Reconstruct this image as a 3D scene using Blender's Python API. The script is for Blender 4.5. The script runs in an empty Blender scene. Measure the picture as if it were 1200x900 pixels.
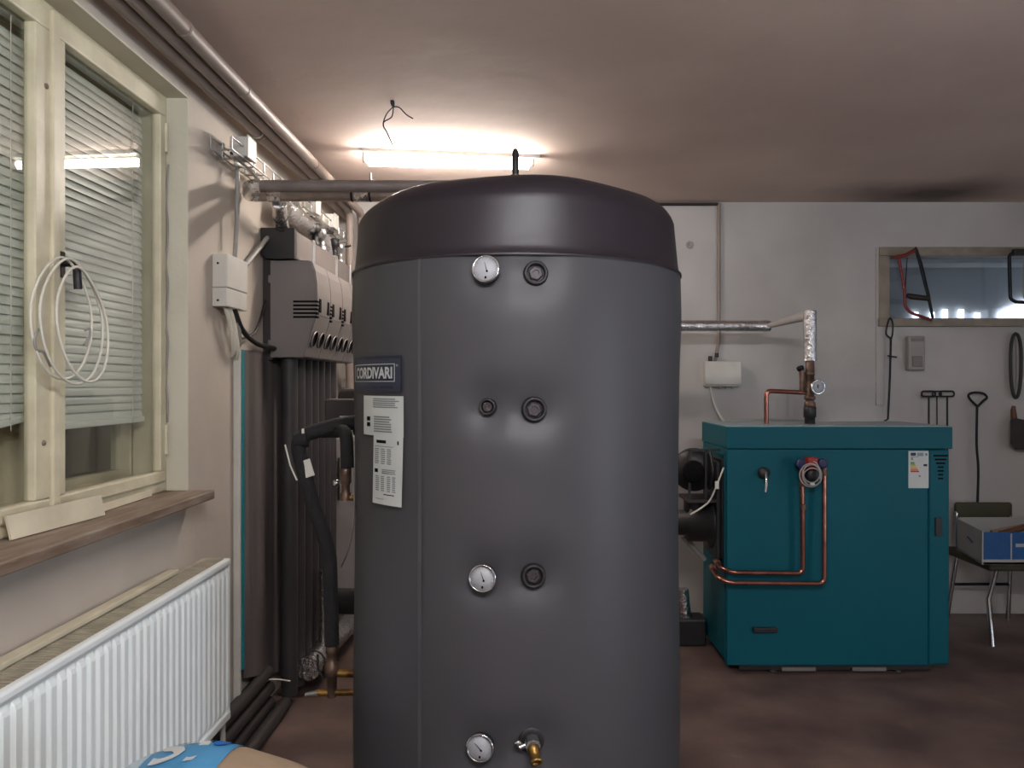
import bpy, bmesh, math, random
from mathutils import Vector, Matrix
random.seed(7)
S = bpy.context.scene
COL = S.collection

# ------------------------------------------------------------------ camera
CZ = 1.30          # eye height
F = 900.0          # focal length in pixels of the 1200 px frame
VX, VY = 615.0, 450.0
cam_d = bpy.data.cameras.new('camera')
cam = bpy.data.objects.new('camera', cam_d); COL.objects.link(cam)
cam.location = (0, 0, CZ); cam.rotation_euler = (math.pi/2, 0, 0)
cam_d.sensor_width = 36; cam_d.lens = F/1200*36
cam_d.shift_x = -(VX-600)/1200
cam_d.clip_start = 0.05
S.camera = cam

# ------------------------------------------------------------------ world / light / exposure
w = bpy.data.worlds.new('night'); S.world = w; w.use_nodes = True
w.node_tree.nodes['Background'].inputs[0].default_value = (0.9, 0.8, 0.65, 1)
w.node_tree.nodes['Background'].inputs[1].default_value = 0.02
vs = S.view_settings
vs.view_transform = 'Standard'; vs.look = 'None'; vs.gamma = 1; vs.exposure = 0.1
vs.use_curve_mapping = False
TUBE_FAR = 150.0     # fluorescent tube behind the tank
DAY_DOOR = 12.0     # daylight in the glazed door of the right wall
DAY_RIGHT = 2.0     # daylight in the small window of the right wall
TUBE_NEAR = 235.0    # fluorescent tubes over the front of the room
def P(px, py, d): return Vector(((px-VX)/F*d, d, CZ-(py-VY)/F*d))

# ------------------------------------------------------------------ materials
def lin(c): return tuple(((v/255)/12.92 if v/255 <= .04045 else ((v/255+.055)/1.055)**2.4) for v in c)
MATS = {}
def mat(name, rgb, rough=.6, metal=0., var=.12, vscale=6., bump=0., bscale=60., rgb2=None, coat=0., spec=.5, stretch=None, lo=.35, hi=.7):
    m = bpy.data.materials.new(name); m.use_nodes = True
    nt = m.node_tree; N = nt.nodes; L = nt.links
    b = N['Principled BSDF']
    b.inputs['Roughness'].default_value = rough; b.inputs['Metallic'].default_value = metal
    b.inputs['Coat Weight'].default_value = coat; b.inputs['Specular IOR Level'].default_value = spec
    tc = N.new('ShaderNodeTexCoord'); geo = N.new('ShaderNodeNewGeometry')
    src = geo.outputs['Position']
    if stretch:
        mp = N.new('ShaderNodeMapping'); mp.inputs['Scale'].default_value = stretch
        L.new(src, mp.inputs['Vector']); src = mp.outputs['Vector']
    no = N.new('ShaderNodeTexNoise'); no.inputs['Scale'].default_value = vscale; no.inputs['Detail'].default_value = 5
    L.new(src, no.inputs['Vector'])
    cr = N.new('ShaderNodeValToRGB')
    c = lin(rgb); c2 = lin(rgb2) if rgb2 else tuple(v*(1-var*2) for v in c)
    cr.color_ramp.elements[0].position = lo; cr.color_ramp.elements[1].position = hi
    cr.color_ramp.elements[0].color = (*c2, 1); cr.color_ramp.elements[1].color = (*c, 1)
    L.new(no.outputs['Fac'], cr.inputs['Fac']); L.new(cr.outputs['Color'], b.inputs['Base Color'])
    if bump:
        n2 = N.new('ShaderNodeTexNoise'); n2.inputs['Scale'].default_value = bscale; n2.inputs['Detail'].default_value = 4
        L.new(src, n2.inputs['Vector'])
        bp = N.new('ShaderNodeBump'); bp.inputs['Strength'].default_value = bump; bp.inputs['Distance'].default_value = .01
        L.new(n2.outputs['Fac'], bp.inputs['Height']); L.new(bp.outputs['Normal'], b.inputs['Normal'])
    MATS[name] = m; return m
def emis(name, rgb, strength):
    m = bpy.data.materials.new(name); m.use_nodes = True; nt = m.node_tree
    nt.nodes.remove(nt.nodes['Principled BSDF'])
    e = nt.nodes.new('ShaderNodeEmission'); e.inputs[0].default_value = (*lin(rgb), 1); e.inputs[1].default_value = strength
    nt.links.new(e.outputs[0], nt.nodes['Material Output'].inputs[0]); return m
def glass(name, tint=(1, 1, 1), rough=.02, extra=.0):
    m = bpy.data.materials.new(name); m.use_nodes = True; nt = m.node_tree; N = nt.nodes; L = nt.links
    N.remove(N['Principled BSDF'])
    t = N.new('ShaderNodeBsdfTransparent'); t.inputs[0].default_value = (*tint, 1)
    g = N.new('ShaderNodeBsdfGlossy'); g.inputs['Roughness'].default_value = rough
    lw = N.new('ShaderNodeLayerWeight'); f = N.new('ShaderNodeMath'); f.operation = 'POWER'; f.inputs[1].default_value = 4.0
    L.new(lw.outputs['Facing'], f.inputs[0])
    a = N.new('ShaderNodeMath'); a.operation = 'ADD'; a.inputs[1].default_value = .04+extra; a.use_clamp = True
    mx = N.new('ShaderNodeMixShader')
    L.new(f.outputs[0], a.inputs[0]); L.new(a.outputs[0], mx.inputs[0]); L.new(t.outputs[0], mx.inputs[1]); L.new(g.outputs[0], mx.inputs[2])
    L.new(mx.outputs[0], N['Material Output'].inputs[0]); return m

M_wall = mat('wall_paint', (198, 187, 173), .8, 0, .05, 2.2, .12, 25, rgb2=(180, 169, 156))
M_wallb = mat('back_wall_paint', (190, 186, 182), .8, 0, .05, 1.6, .12, 25, rgb2=(170, 165, 160))
M_reveal = mat('reveal_paint', (206, 200, 180), .7, 0, .05, 4, .15, 40)
M_ceiling = None
M_cream = mat('cream_paint', (214, 205, 176), .45, 0, .06, 9, .10, 50, rgb2=(190, 180, 152))
M_sill = mat('sill_board', (138, 124, 110), .6, 0, .2, 6, .1, 60, rgb2=(105, 84, 66), stretch=(6, 1, 6))
M_slat = mat('blind_slat', (226, 226, 216), .4, 0, .05, 5)
M_dark = mat('black_plastic', (34, 31, 32), .5, 0, .15, 12)
M_foam = mat('black_foam', (30, 27, 28), .85, 0, .2, 15, .3, 200)
M_rad = mat('radiator_enamel', (240, 244, 241), .35, 0, .02, 4)
M_grille = mat('grille_steel', (178, 168, 148), .5, .0, .15, 20)
M_wood = mat('bare_strip', (206, 196, 170), .6, 0, .1, 10)
M_pipe = mat('painted_pipe', (150, 134, 124), .5, .0, .12, 7, .06, 60)
M_wrap = mat('grey_wrap', (124, 113, 108), .55, .15, .12, 14, .25, 70)
M_foilg = mat('grey_foil', (176, 166, 160), .36, .55, .1, 24, .5, 60)
M_foil = mat('foil', (232, 230, 230), .24, 1., .04, 30, .9, 55, rgb2=(205, 202, 200))
M_steel = mat('zinc', (190, 188, 186), .35, .9, .1, 20, .05, 60)
M_chrome = mat('chrome', (220, 220, 222), .12, 1., .03, 20)
M_brass = mat('brass', (176, 140, 78), .38, .9, .2, 25, .1, 90, rgb2=(110, 82, 44))
M_oldbrass = mat('bronze', (128, 102, 86), .45, .6, .2, 25, .15, 90, rgb2=(88, 70, 60))
M_copper = mat('copper', (184, 124, 106), .27, .9, .12, 14, 0, 40, rgb2=(140, 90, 80))
M_white = mat('white_plastic', (206, 202, 192), .5, 0, .05, 9)
M_grey = mat('grey_plastic', (120, 113, 110), .5, 0, .04, 9)
M_greyl = mat('light_grey_plastic', (150, 142, 138), .5, 0, .05, 9)
M_manif = mat('manifold_foam', (112, 104, 100), .75, 0, .06, 16, .1, 120)
M_board = mat('grey_sheet', (112, 104, 101), .42, .1, .16, 2.5, .2, 6, rgb2=(84, 77, 75), stretch=(5, 5, .5))
M_turq = mat('turquoise_edge', (0, 120, 130), .4, 0, .05, 9)
M_vpipe = mat('dark_pipe', (60, 55, 56), .55, 0, .12, 6, .05, 40)
M_fpipe = mat('floor_pipe', (46, 41, 39), .6, 0, .15, 6)
M_tank = mat('tank_jacket', (70, 69, 72), .45, .0, .03, 2, .03, 30, spec=.27)
M_cap = mat('tank_cap', (40, 34, 40), .42, .0, .06, 3, .04, 12, spec=.42)
M_badge = mat('badge_navy', (26, 30, 54), .45, 0, .05, 12)
M_badge2 = mat('badge_panel', (50, 52, 68), .5, 0, .05, 12)
M_paper = mat('paper', (196, 198, 194), .7, 0, .04, 12)
M_print = mat('print_grey', (128, 130, 130), .7, 0, .1, 40)
M_black = mat('print_black', (14, 13, 14), .8, 0, .05, 12, spec=.1)
M_dial = mat('dial', (176, 176, 180), .45, 0, .05, 60)
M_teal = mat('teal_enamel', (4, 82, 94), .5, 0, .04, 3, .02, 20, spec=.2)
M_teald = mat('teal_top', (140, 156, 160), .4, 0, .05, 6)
M_red = mat('red_plastic', (158, 36, 28), .45, 0, .05, 12)
M_blue = mat('blue_plastic', (20, 27, 72), .45, 0, .05, 12)
M_cable = mat('white_cable', (214, 208, 192), .5, 0, .04, 12)
M_gcable = mat('grey_cable', (150, 146, 140), .5, 0, .05, 12)
M_iron = mat('iron_rod', (38, 38, 44), .5, .6, .15, 20, .1, 100)
M_rubber = mat('dark_rubber', (48, 46, 44), .7, 0, .1, 20)
M_olive = mat('olive_vinyl', (62, 58, 36), .6, 0, .1, 12)
M_boxw = mat('carton_white', (166, 163, 158), .7, 0, .05, 8)
M_boxb = mat('carton_blue', (8, 74, 128), .55, 0, .1, 20)
M_card = mat('cardboard', (150, 128, 104), .8, 0, .1, 12, .05, 60)
M_sackb = mat('sack_blue', (66, 136, 180), .45, 0, .06, 8, .1, 20)
M_sackl = mat('sack_pale', (186, 206, 214), .45, 0, .06, 8, .1, 20)
M_brown = mat('brown_wood', (104, 66, 44), .6, 0, .2, 14, .1, 60)
M_dbrown = mat('dark_wood', (46, 32, 29), .6, 0, .2, 14, .1, 60)
M_redp = mat('saw_red', (130, 40, 38), .5, 0, .15, 14)
M_glass = glass('window_glass', (.95, .96, .94), .015, .01)
M_glassi = glass('inner_glass', (.9, .92, .95), .03, .03)
M_tubeF = emis('tube_far', (255, 246, 238), TUBE_FAR)
M_tubeN = emis('tube_near', (246, 249, 255), TUBE_NEAR)
M_day = emis('daylit_pane', (214, 232, 255), DAY_RIGHT)
M_daydoor = emis('daylit_door_glass', (226, 238, 255), DAY_DOOR)
M_lit = emis('daylit_opening', (236, 243, 252), 5.0)
M_hall = mat('hall_paint', (205, 210, 214), .8, 0, .08, 1.5)

def floor_mat():
    m = mat('floor_concrete', (112, 92, 84), .55, 0, .1, 3, .15, 20, rgb2=(74, 58, 54))
    nt = m.node_tree; N = nt.nodes; L = nt.links; b = N['Principled BSDF']
    geo = N.new('ShaderNodeNewGeometry')
    n = N.new('ShaderNodeTexNoise'); n.inputs['Scale'].default_value = 1.3; n.inputs['Detail'].default_value = 6
    L.new(geo.outputs['Position'], n.inputs['Vector'])
    r = N.new('ShaderNodeMapRange'); r.inputs[1].default_value = .35; r.inputs[2].default_value = .65; r.inputs[3].default_value = .32; r.inputs[4].default_value = .62
    L.new(n.outputs['Fac'], r.inputs[0]); L.new(r.outputs[0], b.inputs['Roughness'])
    return m
M_floor = floor_mat()
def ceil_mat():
    # limewash with a noise-edged dark patch near the back wall over the boiler
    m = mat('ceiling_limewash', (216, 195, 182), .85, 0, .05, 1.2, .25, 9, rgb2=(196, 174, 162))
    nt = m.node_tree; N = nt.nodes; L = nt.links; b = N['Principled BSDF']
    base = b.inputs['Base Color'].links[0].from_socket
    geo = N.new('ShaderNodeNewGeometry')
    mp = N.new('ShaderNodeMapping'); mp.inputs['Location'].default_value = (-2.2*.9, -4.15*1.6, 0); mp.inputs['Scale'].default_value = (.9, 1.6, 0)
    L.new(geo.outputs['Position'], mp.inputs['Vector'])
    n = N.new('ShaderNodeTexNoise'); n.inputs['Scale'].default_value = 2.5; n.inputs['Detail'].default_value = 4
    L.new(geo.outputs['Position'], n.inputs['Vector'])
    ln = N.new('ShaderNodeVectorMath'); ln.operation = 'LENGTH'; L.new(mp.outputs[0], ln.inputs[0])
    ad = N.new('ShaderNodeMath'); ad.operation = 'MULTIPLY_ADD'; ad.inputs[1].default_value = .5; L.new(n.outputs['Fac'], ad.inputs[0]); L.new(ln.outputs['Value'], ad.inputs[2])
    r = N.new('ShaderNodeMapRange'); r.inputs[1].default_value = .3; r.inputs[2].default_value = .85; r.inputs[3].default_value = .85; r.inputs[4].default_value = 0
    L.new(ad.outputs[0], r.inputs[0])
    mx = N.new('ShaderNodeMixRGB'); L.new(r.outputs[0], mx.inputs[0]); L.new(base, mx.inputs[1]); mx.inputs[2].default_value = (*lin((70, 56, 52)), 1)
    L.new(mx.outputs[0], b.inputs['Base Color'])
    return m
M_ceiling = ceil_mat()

# ------------------------------------------------------------------ mesh builder
def fillet(pts, r, n=6):
    pts = [Vector(p) for p in pts]; out = [pts[0]]
    for i in range(1, len(pts)-1):
        a, b, c = pts[i-1], pts[i], pts[i+1]
        d1 = (a-b); d2 = (c-b); l = min(r, d1.length*.49, d2.length*.49)
        p0 = b+d1.normalized()*l; p1 = b+d2.normalized()*l
        for k in range(n+1):
            t = k/n; out.append((1-t)**2*p0+2*t*(1-t)*b+t*t*p1)
    out.append(pts[-1]); return out
def smooth_path(pts, n=6):
    pts = [Vector(p) for p in pts]; q = [2*pts[0]-pts[1]]+pts+[2*pts[-1]-pts[-2]]; out = []
    for i in range(1, len(q)-2):
        for k in range(n):
            t = k/n; a, b, c, d = q[i-1], q[i], q[i+1], q[i+2]
            out.append(.5*((2*b)+(c-a)*t+(2*a-5*b+4*c-d)*t*t+(-a+3*b-3*c+d)*t**3))
    out.append(pts[-1]); return out
class MB:
    def __init__(s): s.v = []; s.f = []; s.sm = []
    def add(s, vs, fs, smooth=False):
        o = len(s.v); s.v += [Vector(p) for p in vs]
        for f in fs: s.f.append([i+o for i in f]); s.sm.append(smooth)
        return s
    def bm(s, bm, smooth=False):
        bm.verts.index_update()
        s.add([v.co.copy() for v in bm.verts], [[v.index for v in f.verts] for f in bm.faces], smooth); bm.free(); return s
    def box(s, x0, x1, y0, y1, z0, z1, bev=0, seg=2, rot=None, piv=None):
        bm = bmesh.new(); bmesh.ops.create_cube(bm, size=1)
        for v in bm.verts: v.co = Vector(((x0+x1)/2+v.co.x*(x1-x0), (y0+y1)/2+v.co.y*(y1-y0), (z0+z1)/2+v.co.z*(z1-z0)))
        if bev: bmesh.ops.bevel(bm, geom=bm.edges[:], offset=bev, segments=seg, affect='EDGES', profile=.5)
        if rot:
            c = Vector(piv) if piv else Vector(((x0+x1)/2, (y0+y1)/2, (z0+z1)/2))
            for v in bm.verts: v.co = c+rot@(v.co-c)
        return s.bm(bm, False)
    def tube(s, pts, r, seg=12, cap=True, flat=1.0):
        pts = [Vector(p) for p in pts]; n = len(pts)
        rs = r if isinstance(r, (list, tuple)) else [r]*n
        T = []
        for i in range(n):
            t = (pts[min(i+1, n-1)]-pts[max(i-1, 0)]); T.append(t.normalized())
        u = T[0].orthogonal().normalized(); vs = []; fs = []
        for i in range(n):
            u = (u-T[i]*u.dot(T[i])).normalized(); w_ = T[i].cross(u)
            for k in range(seg):
                a = 2*math.pi*k/seg; vs.append(pts[i]+(u*math.cos(a)+w_*math.sin(a)*flat)*rs[i])
        for i in range(n-1):
            for k in range(seg):
                fs.append([i*seg+k, i*seg+(k+1) % seg, (i+1)*seg+(k+1) % seg, (i+1)*seg+k])
        s.add(vs, fs, True)
        if cap: s.add(vs[:seg], [list(range(seg))[::-1]]); s.add(vs[-seg:], [list(range(seg))])
        return s
    def lathe(s, prof, org, axis, seg=24, smooth=True, cap=True):
        org = Vector(org); ax = Vector(axis).normalized(); u = ax.orthogonal().normalized(); w_ = ax.cross(u); vs = []; fs = []
        for (r, h) in prof:
            for k in range(seg):
                a = 2*math.pi*k/seg; vs.append(org+ax*h+(u*math.cos(a)+w_*math.sin(a))*r)
        for i in range(len(prof)-1):
            for k in range(seg): fs.append([i*seg+k, i*seg+(k+1) % seg, (i+1)*seg+(k+1) % seg, (i+1)*seg+k])
        s.add(vs, fs, smooth)
        if cap and prof[0][0] > 1e-5: s.add(vs[:seg], [list(range(seg))[::-1]])
        if cap and prof[-1][0] > 1e-5: s.add(vs[-seg:], [list(range(seg))])
        return s
    def prism(s, poly, fn, h0, h1):
        n = len(poly); vs = [fn(p[0], p[1], h0) for p in poly]+[fn(p[0], p[1], h1) for p in poly]
        fs = [list(range(n))[::-1], list(range(n, 2*n))]+[[k, (k+1) % n, n+(k+1) % n, n+k] for k in range(n)]
        return s.add(vs, fs)
    def grid(s, fn, nu, nv, smooth=True, wrap=False):
        vs = [fn(i/nu, j/nv) for j in range(nv+1) for i in range(nu+(0 if wrap else 1))]
        W = nu if wrap else nu+1; fs = []
        for j in range(nv):
            for i in range(nu):
                i2 = (i+1) % W if wrap else i+1
                fs.append([j*W+i, j*W+i2, (j+1)*W+i2, (j+1)*W+i])
        return s.add(vs, fs, smooth)
    def map(s, fn):
        s.v = [Vector(fn(p)) for p in s.v]; return s
    def mesh(s, name, m, org):
        me = bpy.data.meshes.new(name); org = Vector(org)
        me.from_pydata([tuple(p-org) for p in s.v], [], s.f)
        me.polygons.foreach_set('use_smooth', s.sm)
        bm = bmesh.new(); bm.from_mesh(me); bmesh.ops.recalc_face_normals(bm, faces=bm.faces); bm.to_mesh(me); bm.free()
        me.materials.append(m); me.update(); return me
    def build(s, name, m, parent=None, label=None, cat=None, group=None, kind=None):
        if parent is not None:
            org = Vector((0, 0, 0)); q = parent
            while q: org += Vector(q.location); q = q.parent
            o = bpy.data.objects.new(name, s.mesh(name, m, org)); o.parent = parent
        else:
            xs = [p.x for p in s.v]; ys = [p.y for p in s.v]; zs = [p.z for p in s.v]
            org = Vector(((min(xs)+max(xs))/2, (min(ys)+max(ys))/2, min(zs)))
            o = bpy.data.objects.new(name, s.mesh(name, m, org)); o.location = org
        COL.objects.link(o); return tag(o, label, cat, group, kind)
def tag(o, label=None, cat=None, group=None, kind=None):
    if label: o['label'] = label
    if cat: o['category'] = cat
    if group: o['group'] = group
    if kind: o['kind'] = kind
    return o
def thing(name, loc, label, cat, group=None):
    o = bpy.data.objects.new(name, None); o.location = loc; o.empty_display_size = .05; COL.objects.link(o); return tag(o, label, cat, group)
def copy_tree(o, parent=None):
    c = o.copy(); COL.objects.link(c); c.parent = parent
    for ch in list(o.children): copy_tree(ch, c)
    return c
def text_mb(body, size=1., bold=0.0, depth=0.002):
    cu = bpy.data.curves.new('t', 'FONT'); cu.body = body; cu.size = size; cu.offset = bold; cu.extrude = depth; cu.resolution_u = 3
    ob = bpy.data.objects.new('t', cu); COL.objects.link(ob)
    dg = bpy.context.evaluated_depsgraph_get(); dg.update()
    me = bpy.data.meshes.new_from_object(ob.evaluated_get(dg)); b = MB()
    b.add([v.co.copy() for v in me.vertices], [list(p.vertices) for p in me.polygons])
    bpy.data.objects.remove(ob); bpy.data.curves.remove(cu); bpy.data.meshes.remove(me)
    x0 = min(p.x for p in b.v); x1 = max(p.x for p in b.v); y0 = min(p.y for p in b.v); y1 = max(p.y for p in b.v)
    return b.map(lambda p: ((p.x-x0)/(x1-x0), (p.y-y0)/(y1-y0), p.z))    # normalised to the unit square
RX = lambda a: Matrix.Rotation(a, 3, 'X')
RY = lambda a: Matrix.Rotation(a, 3, 'Y')
RZ = lambda a: Matrix.Rotation(a, 3, 'Z')

# ================================================================== the setting
WX = -1.053; BY = 4.35; CH = CZ+1.03; RWX = 3.7; NY = -1.9
WY0, WY1, WZ0, WZ1 = 1.15, 2.405, CZ-.333, CZ+.90       # window opening in the left wall
FX = -1.125                                             # front plane of its frame
MB().box(-1.6, RWX+.15, NY-.15, BY+.15, -.1, 0).build('floor', M_floor, kind='structure')
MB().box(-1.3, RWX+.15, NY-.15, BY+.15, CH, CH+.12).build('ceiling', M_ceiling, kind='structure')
wl = MB()
wl.box(WX-.22, WX, NY, WY0, 0, CH).box(WX-.22, WX, WY1, BY, 0, CH).box(WX-.22, WX, WY0, WY1, 0, WZ0-.03).box(WX-.22, WX, WY0, WY1, WZ1, CH)
wl.build('wall_left', M_wall, kind='structure')
W2 = (2.03, 3.12, CZ+.355, CZ+.745)                     # interior window in the back wall
wb = MB()
wb.box(WX-.22, W2[0], BY, BY+.12, 0, CH).box(W2[1], RWX, BY, BY+.12, 0, CH).box(W2[0], W2[1], BY, BY+.12, 0, W2[2]).box(W2[0], W2[1], BY, BY+.12, W2[3], CH)
wb.build('wall_back', M_wallb, kind='structure')
D1 = (-.6, .6, 0, 2.0)                                 # glazed daylit door in the right wall
W9 = (2.15, 3.2, 1.25, 1.95)                            # daylit window in the right wall
MB().box(RWX, RWX+.12, NY, D1[0], 0, CH).box(RWX, RWX+.12, D1[0], D1[1], D1[3], CH).box(RWX, RWX+.12, D1[1], W9[0], 0, CH).box(RWX, RWX+.12, W9[1], BY+.12, 0, CH).box(RWX, RWX+.12, W9[0], W9[1], 0, W9[2]).box(RWX, RWX+.12, W9[0], W9[1], W9[3], CH).build('wall_right', M_wallb, kind='structure')
w9 = tag(bpy.data.objects.new('window_9', None), kind='structure'); w9.location = (RWX, (W9[0]+W9[1])/2, W9[2]); COL.objects.link(w9)
MB().box(RWX+.01, RWX+.08, W9[0], W9[0]+.05, W9[2], W9[3], .004).box(RWX+.01, RWX+.08, W9[1]-.05, W9[1], W9[2], W9[3], .004).box(RWX+.01, RWX+.08, W9[0], W9[1], W9[2], W9[2]+.05, .004).box(RWX+.01, RWX+.08, W9[0], W9[1], W9[3]-.05, W9[3], .004).box(RWX+.01, RWX+.08, 2.65, 2.70, W9[2], W9[3], .004).build('frame', M_cream, w9)
MB().box(RWX+.05, RWX+.056, W9[0]+.04, W9[1]-.04, W9[2]+.04, W9[3]-.04).build('pane', M_day, w9)
MB().box(WX-.22, RWX+.12, NY-.12, NY, 0, CH).build('wall_front', M_wallb, kind='structure')
dr = tag(bpy.data.objects.new('door_1', None), kind='structure'); dr.location = (RWX, (D1[0]+D1[1])/2, 0); COL.objects.link(dr)
DX0, DX1 = RWX+.04, RWX+.10; DM = (D1[0]+D1[1])/2
MB().box(DX0, DX1, D1[0], D1[1], 0, .35, .004).box(DX0, DX1, D1[0], D1[1], 1.5, D1[3], .004).box(DX0, DX1, D1[0], D1[0]+.09, .352, 1.498, .004).box(DX0, DX1, D1[1]-.09, D1[1], .352, 1.498, .004).box(DX0, DX1, DM-.04, DM+.04, .352, 1.498, .004).build('leaf', M_cream, dr)
MB().box(DX0+.03, DX0+.035, D1[0]+.085, DM-.035, .35, 1.5).build('pane', M_daydoor, dr); MB().box(DX0+.03, DX0+.035, DM+.035, D1[1]-.085, .35, 1.5).build('pane', M_daydoor, dr)
MB().tube(fillet([(DX0, DM, 1.02), (DX0-.06, DM, 1.02), (DX0-.06, DM-.1, 1.02)], .02), .009, 8).build('handle', M_dark, dr)

# ---- window_1 in the left wall
win = tag(bpy.data.objects.new('window_1', None), kind='structure'); win.location = (FX, (WY0+WY1)/2, WZ0); COL.objects.link(win)
GZ0, GZ1 = CZ-.267, CZ+.828
MY0, MY1 = 1.753, 1.862
f = MB()
f.box(FX-.09, FX+.004, WY0, WY1, GZ1+.048, WZ1, .004).box(FX-.09, FX+.004, WY0, WY1, WZ0, GZ0-.03, .004)
f.box(FX-.09, FX+.004, WY1-.028, WY1, GZ0-.03, GZ1+.048, .004).box(FX-.09, FX+.004, WY0, WY0+.03, GZ0-.03, GZ1+.048, .004)
f.build('frame', M_cream, win)
MB().box(FX-.14, FX-.092, WY0, WY1, WZ0, GZ0-.01).box(FX-.14, FX-.092, WY0, WY1, GZ1+.02, WZ1).box(FX-.14, FX-.092, WY1-.035, WY1, GZ0-.01, GZ1+.02).box(FX-.14, FX-.092, WY0, WY0+.03, GZ0-.01, GZ1+.02).build('outer_frame', M_cream, win)
def sash(y0, y1, st0, st1):
    zt, zb = GZ1, GZ0
    s_ = MB()
    X0, X1 = FX-.016, FX+.012
    s_.box(X0, X1, y0, y1, zt, zt+.05, .005).box(X0, X1, y0, y1, zb-.036, zb, .005)
    s_.box(X0, X1, y0, y0+st0, zb+.0003, zt-.0003, .003).box(X0, X1, y1-st1, y1, zb+.0003, zt-.0003, .003)
    so = s_.build('sash', M_cream, win)
    MB().box(FX-.008, FX-.005, y0+st0-.004, y1-st1+.004, zb-.004, zt+.004).build('pane', M_glass, so)
    s2 = MB()   # outer sash behind the blind
    s2.box(FX-.125, FX-.095, y0, y1, zt-.01, zt+.02).box(FX-.125, FX-.095, y0, y1, zb-.01, zb+.01).box(FX-.125, FX-.095, y0, y0+st0+.015, zb+.01, zt-.01).box(FX-.125, FX-.095, y1-st1-.03, y1, zb+.01, zt-.01)
    o2 = s2.build('outer_sash', M_cream, win)
    MB().box(FX-.112, FX-.108, y0+.03, y1-.03, zb, zt).build('pane', M_glass, o2)
    return so
sl = sash(WY0+.025, 1.812, .05, .064)
sr = sash(1.812, WY1-.022, .05, .034)
MB().box(FX+.010, FX+.022, 1.798, 1.826, GZ0-.036, GZ1+.05, .004).build('cover_strip', M_cream, win)
MB().box(FX+.004, WX-.0005, WY1-.004, WY1+.004, WZ0, WZ1-.006, .001).box(FX+.004, WX-.0005, WY0, WY1+.004, WZ1-.006, WZ1+.002, .001).build('reveal_lining', M_reveal, win)
# knots and hinges
for (px, py) in ((55, 101), (68, 109), (52, 519), (66, 515)):
    d = -F*(FX+.014)/(VX-px); p = P(px, py, d)
    MB().lathe([(0, .004), (.006, .003), (.007, 0)], (FX+.012, p.y, p.z), (1, 0, 0), 10).build('peg', M_sill, win)
for z in (GZ0+.05, GZ1-.11):
    MB().tube([(FX+.012, WY1-.024, z), (FX+.012, WY1-.024, z+.09)], .007, 8).build('hinge', M_cream, win)
# handle on the right sash stile
hz = CZ+.290; hy = 1.842
h = MB().box(FX+.012, FX+.018, hy-.011, hy+.011, hz-.035, hz+.028, .003)
h.tube(fillet([(FX+.014, hy, hz), (FX+.050, hy, hz), (FX+.050, hy+.006, hz-.062)], .016), .0095, 10)
h.build('handle', M_dark, sr, label='dark metal lever handle')
# torn sealing strip down the reveal
z0 = CZ-.12; pts = []
for i in range(14): pts.append((FX+.008+.004*math.sin(i*2.1), WY1-.003-.006*abs(math.sin(i*1.7)), z0+i*.062))
MB().tube(smooth_path(pts, 3), .0035, 6).build('sealing_strip', M_gcable, win)
MB().box(-1.13, -.975, .75, WY1+.012, WZ0-.028, WZ0, .004).build('sill', M_sill, win, label='weathered grey brown window sill board')
# loose cream strips on the sill
def strip(px0, py0, px1, py1, h_, lab):
    a = P(px0, py0, 0+.333*F/(py0-VY)); b = P(px1, py1, .333*F/(py1-VY))
    a.z = b.z = WZ0+.001; d = (b-a).normalized(); up = Vector((-.22, 0, 1)).normalized(); n = d.cross(up).normalized()
    mb = MB(); c = []
    for q in (a, b):
        for k in (0, 1):
            for j in (0, 1): c.append(q+up*h_*k+n*.006*j)
    mb.add(c, [[0, 1, 3, 2], [4, 6, 7, 5], [0, 4, 5, 1], [2, 3, 7, 6], [0, 2, 6, 4], [1, 5, 7, 3]])
    return mb.build('wooden_strip', M_wood, label=lab, cat='strip', group='loose strips on the window sill')
strip(11, 634, 121, 604.5, .052, 'long loose cream painted strip leaning on window sill under the mullion')
strip(119, 600.5, 176, 582, .02, 'short low broken cream strip lying toward the right end of window sill')
# ---- venetian blinds between the panes
def blind(y0, y1, ztop, zbot, lab, tilt=0.0, bend=False):
    t = thing('venetian_blind', (FX-.045, (y0+y1)/2, zbot), lab, 'blind', 'venetian blinds in the window')
    MB().box(FX-.058, FX-.032, y0, y1, ztop, ztop+.03, .003).build('head_rail', M_slat, t)
    base = MB(); W = .0255; n = 5
    def fn(u, v):
        q = (v-.5)*W; cr = .0028*(1-(2*v-1)**2); a = math.radians(72)
        return Vector((FX-.045-q*math.cos(a)+cr*math.sin(a), y0+(y1-y0)*u, zbot+.03+q*math.sin(a)+cr*math.cos(a)))
    base.grid(fn, 2, 4)
    s0 = base.build('slat', M_slat, t); pitch = .0222
    N_ = int((ztop-zbot-.03)/pitch)
    for i in range(1, N_):
        c = s0.copy(); c.parent = t; c.location = (0, 0, i*pitch); c.rotation_euler = (random.uniform(-.0012, .0012), random.uniform(-.05, .05), 0); COL.objects.link(c)
    if bend:
        br = MB().box(FX-.058, FX-.032, y0, y1-.16, zbot, zbot+.016, .003)
        br.box(FX-.058, FX-.032, y1-.162, y1, zbot, zbot+.016, .003, rot=RX(.12), piv=(FX-.045, y1-.162, zbot))
        br.build('bottom_rail', M_slat, t)
    else:
        MB().box(FX-.058, FX-.032, y0, y1, zbot, zbot+.018, .003).build('bottom_rail', M_slat, t)
    for y in (y0+.08, y1-.08):
        MB().tube([(FX-.028, y, zbot), (FX-.028, y, ztop)], .0012, 5).build('cord', M_cable, t)
blind(1.20, 1.803, GZ1+.004, CZ-.105, 'venetian blind behind the left window pane, its bottom rail bent', bend=True)
blind(1.822, 2.34, GZ1+.004, CZ-.115, 'venetian blind behind the right window pane, lowered most of the way')

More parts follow.
